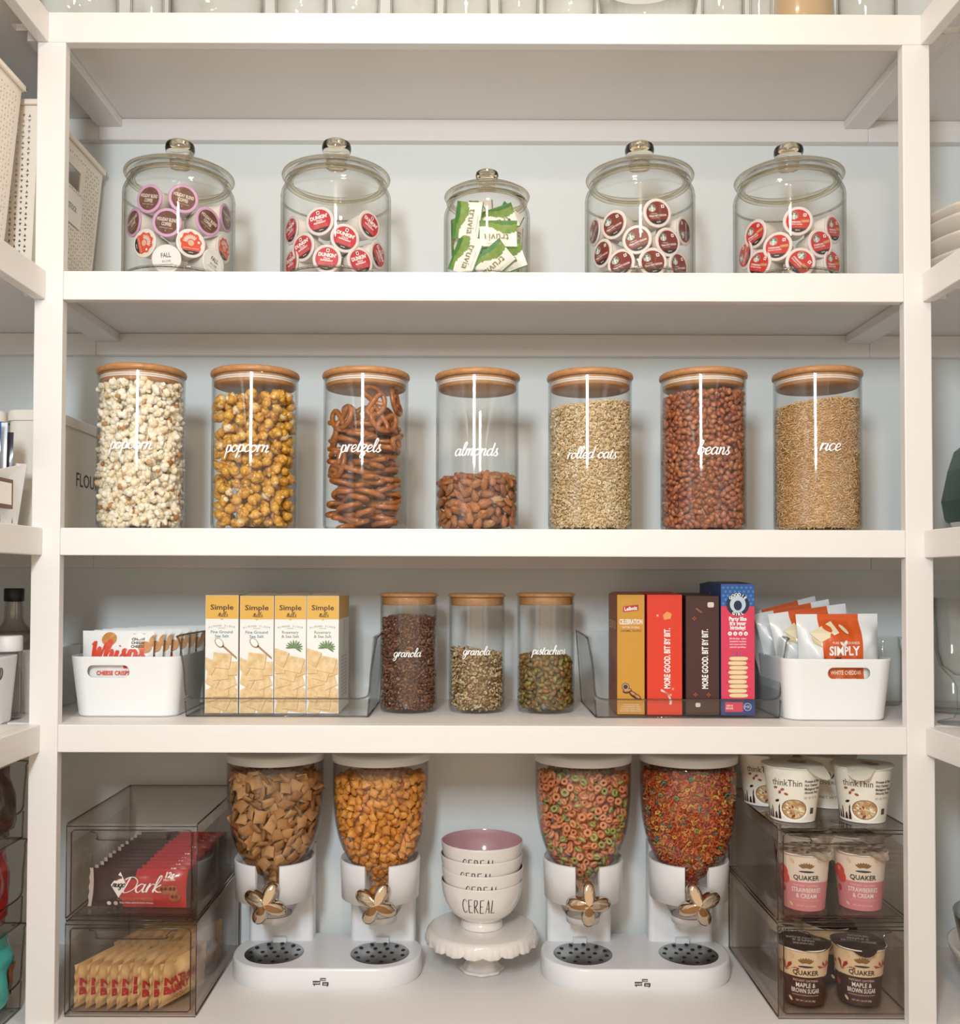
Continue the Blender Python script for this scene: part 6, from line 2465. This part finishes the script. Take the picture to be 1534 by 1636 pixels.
GREEN = mat('appliance_green', '24463F', .3, coat=.3)
ap = empty('blender_base', (.925, .10, S3), 'dark green countertop appliance with a black button panel', 'appliance')
mb = MB()
out = [(-.075, .020), (-.082, .060), (-.070, .115), (-.058, .150), (-.045, .160), (.07, .160), (.085, .06), (.078, .020)]
mb.add([(x, y, z) for y in (-.07, .09) for x, z in out], [tuple(range(8)), tuple(range(15, 7, -1))] + [(i, 8 + i, 8 + (i + 1) % 8, (i + 1) % 8) for i in range(8)], GREEN)
mb.obj('housing', ap, bevel=.010, seg=3, fixn=True)
mb = MB()
mb.prism([(rrect(.140, .150, .02), 0), (rrect(.150, .158, .02), .022)], mat('appliance_foot', 'C9C7C2', .4))
mb.obj('foot', ap)
mb = MB()
fn = lambda u, v, l: (u, -.0705 - l, v)
pp = [(-.074, .045), (-.060, .108), (-.048, .140), (.06, .140), (.07, .045)]
mb.poly2([(x * 1.03, (z - .09) * 1.06 + .09) for x, z in pp], fn, mat('chrome_trim', 'C9CCCC', .15, metal=1), .0004)
mb.poly2(pp, fn, mat('black_gloss', '1A1C1C', .12, coat=.6), .0012)
for j in range(3):
    for i in range(4):
        mb.ell2(-.055 + i * .028, .062 + j * .030, .004, .003, fn, WHITE, .0018, n=8)
        mb.rect2(-.050 + i * .028, -.040 + i * .028, .061 + j * .03, .0625 + j * .03, fn, WHITE, .0018)
mb.obj('button_panel', ap)

CRYS = mat('crystal', 'FFFFFF', 0.0, trans=1.0)
mb = MB()
vs, fs = [], []
pr = [(.036, .001), (.036, .003), (.012, .010), (.0065, .022), (.0065, .060), (.014, .074), (.030, .092), (.037, .12), (.040, .16), (.043, .205), (.0415, .205), (.0385, .16), (.0355, .12), (.028, .094), (.010, .080), (0, .079)]
for k, (r_, z) in enumerate(pr):
    for i in range(48):
        a = 2 * PI * i / 48
        f = 1 + (.06 if 4 <= k <= 7 else .0) * math.cos(12 * a)
        vs.append((r_ * f * math.sin(a), -r_ * f * math.cos(a), z))
for k in range(len(pr) - 1):
    for i in range(48):
        fs.append((k * 48 + i, k * 48 + (i + 1) % 48, (k + 1) * 48 + (i + 1) % 48, (k + 1) * 48 + i))
mb.add(vs, fs, GLASS, True)
mb.disc(.036, .001, 48, GLASS)
o = mb.obj('crystal_goblet', loc=(X_at(1536, .03, S4 + .1), .03, S4))
tag(o, 'faceted crystal goblet on the side shelf', 'goblet')
mb = MB()
mb.lathe([(0, .001), (.050, .001), (.054, .006), (.054, .235), (.0515, .235), (.0515, .008), (0, .006)], 48, GLASS)
o = mb.obj('glass_cylinder', loc=(X_at(1540, .17, S4 + .1) - .010, .19, S4))
tag(o, 'plain clear glass cylinder behind the crystal goblet', 'vase')

mb = MB()
r_ = .135
mb.lathe([(0, .002), (.06, .002), (.064, 0), (.070, .004), (.105, .030), (r_, .085), (r_ + .002, .095), (r_ - .002, .095), (.100, .033), (.06, .010), (0, .008)], 56, CERAMIC)
o = mb.obj('serving_bowl', loc=(.945, .07, S5))
tag(o, 'white ceramic serving bowl under a clear bowl on the side shelf', 'bowl')
mb = MB()
mb.lathe([(0, .002), (.05, .002), (.090, .020), (.118, .060), (.128, .110), (.1255, .110), (.115, .061), (.088, .023), (.05, .005), (0, .005)], 56, GLASS)
o = mb.obj('glass_bowl', loc=(.945, .07, S5 + .035))
tag(o, 'clear glass bowl holding white scoops, nested in a serving bowl', 'bowl')
for i in range(5):
    mb = MB()
    P = catmull([(-.085, 0, .0), (-.05, 0, .018), (-.01, 0, .010), (.04, 0, .012), (.085, 0, .022)], 5)
    mb.tube(P, [.006 + .010 * max(0, 1 - abs(k - 4) / 5) for k in range(len(P))], 10, mat('scoop_plastic', 'E6E8E6', .3) if i != 2 else mat('scoop_dark', '3A4440', .3))
    o = mb.obj('scoop', loc=(.930 + .006 * i, .055 - .012 * i + .02, S5 + .068 + i * .021))
    o.rotation_euler = (0, .12 - .05 * i, .3 * i - .5)
    tag(o, ('lowest white scoop in the clear bowl', 'second white scoop resting across the lowest', 'dark green grey scoop in the middle of the clear bowl', 'white scoop lying just over the dark scoop', 'topmost white scoop in the clear bowl')[i], 'scoop')
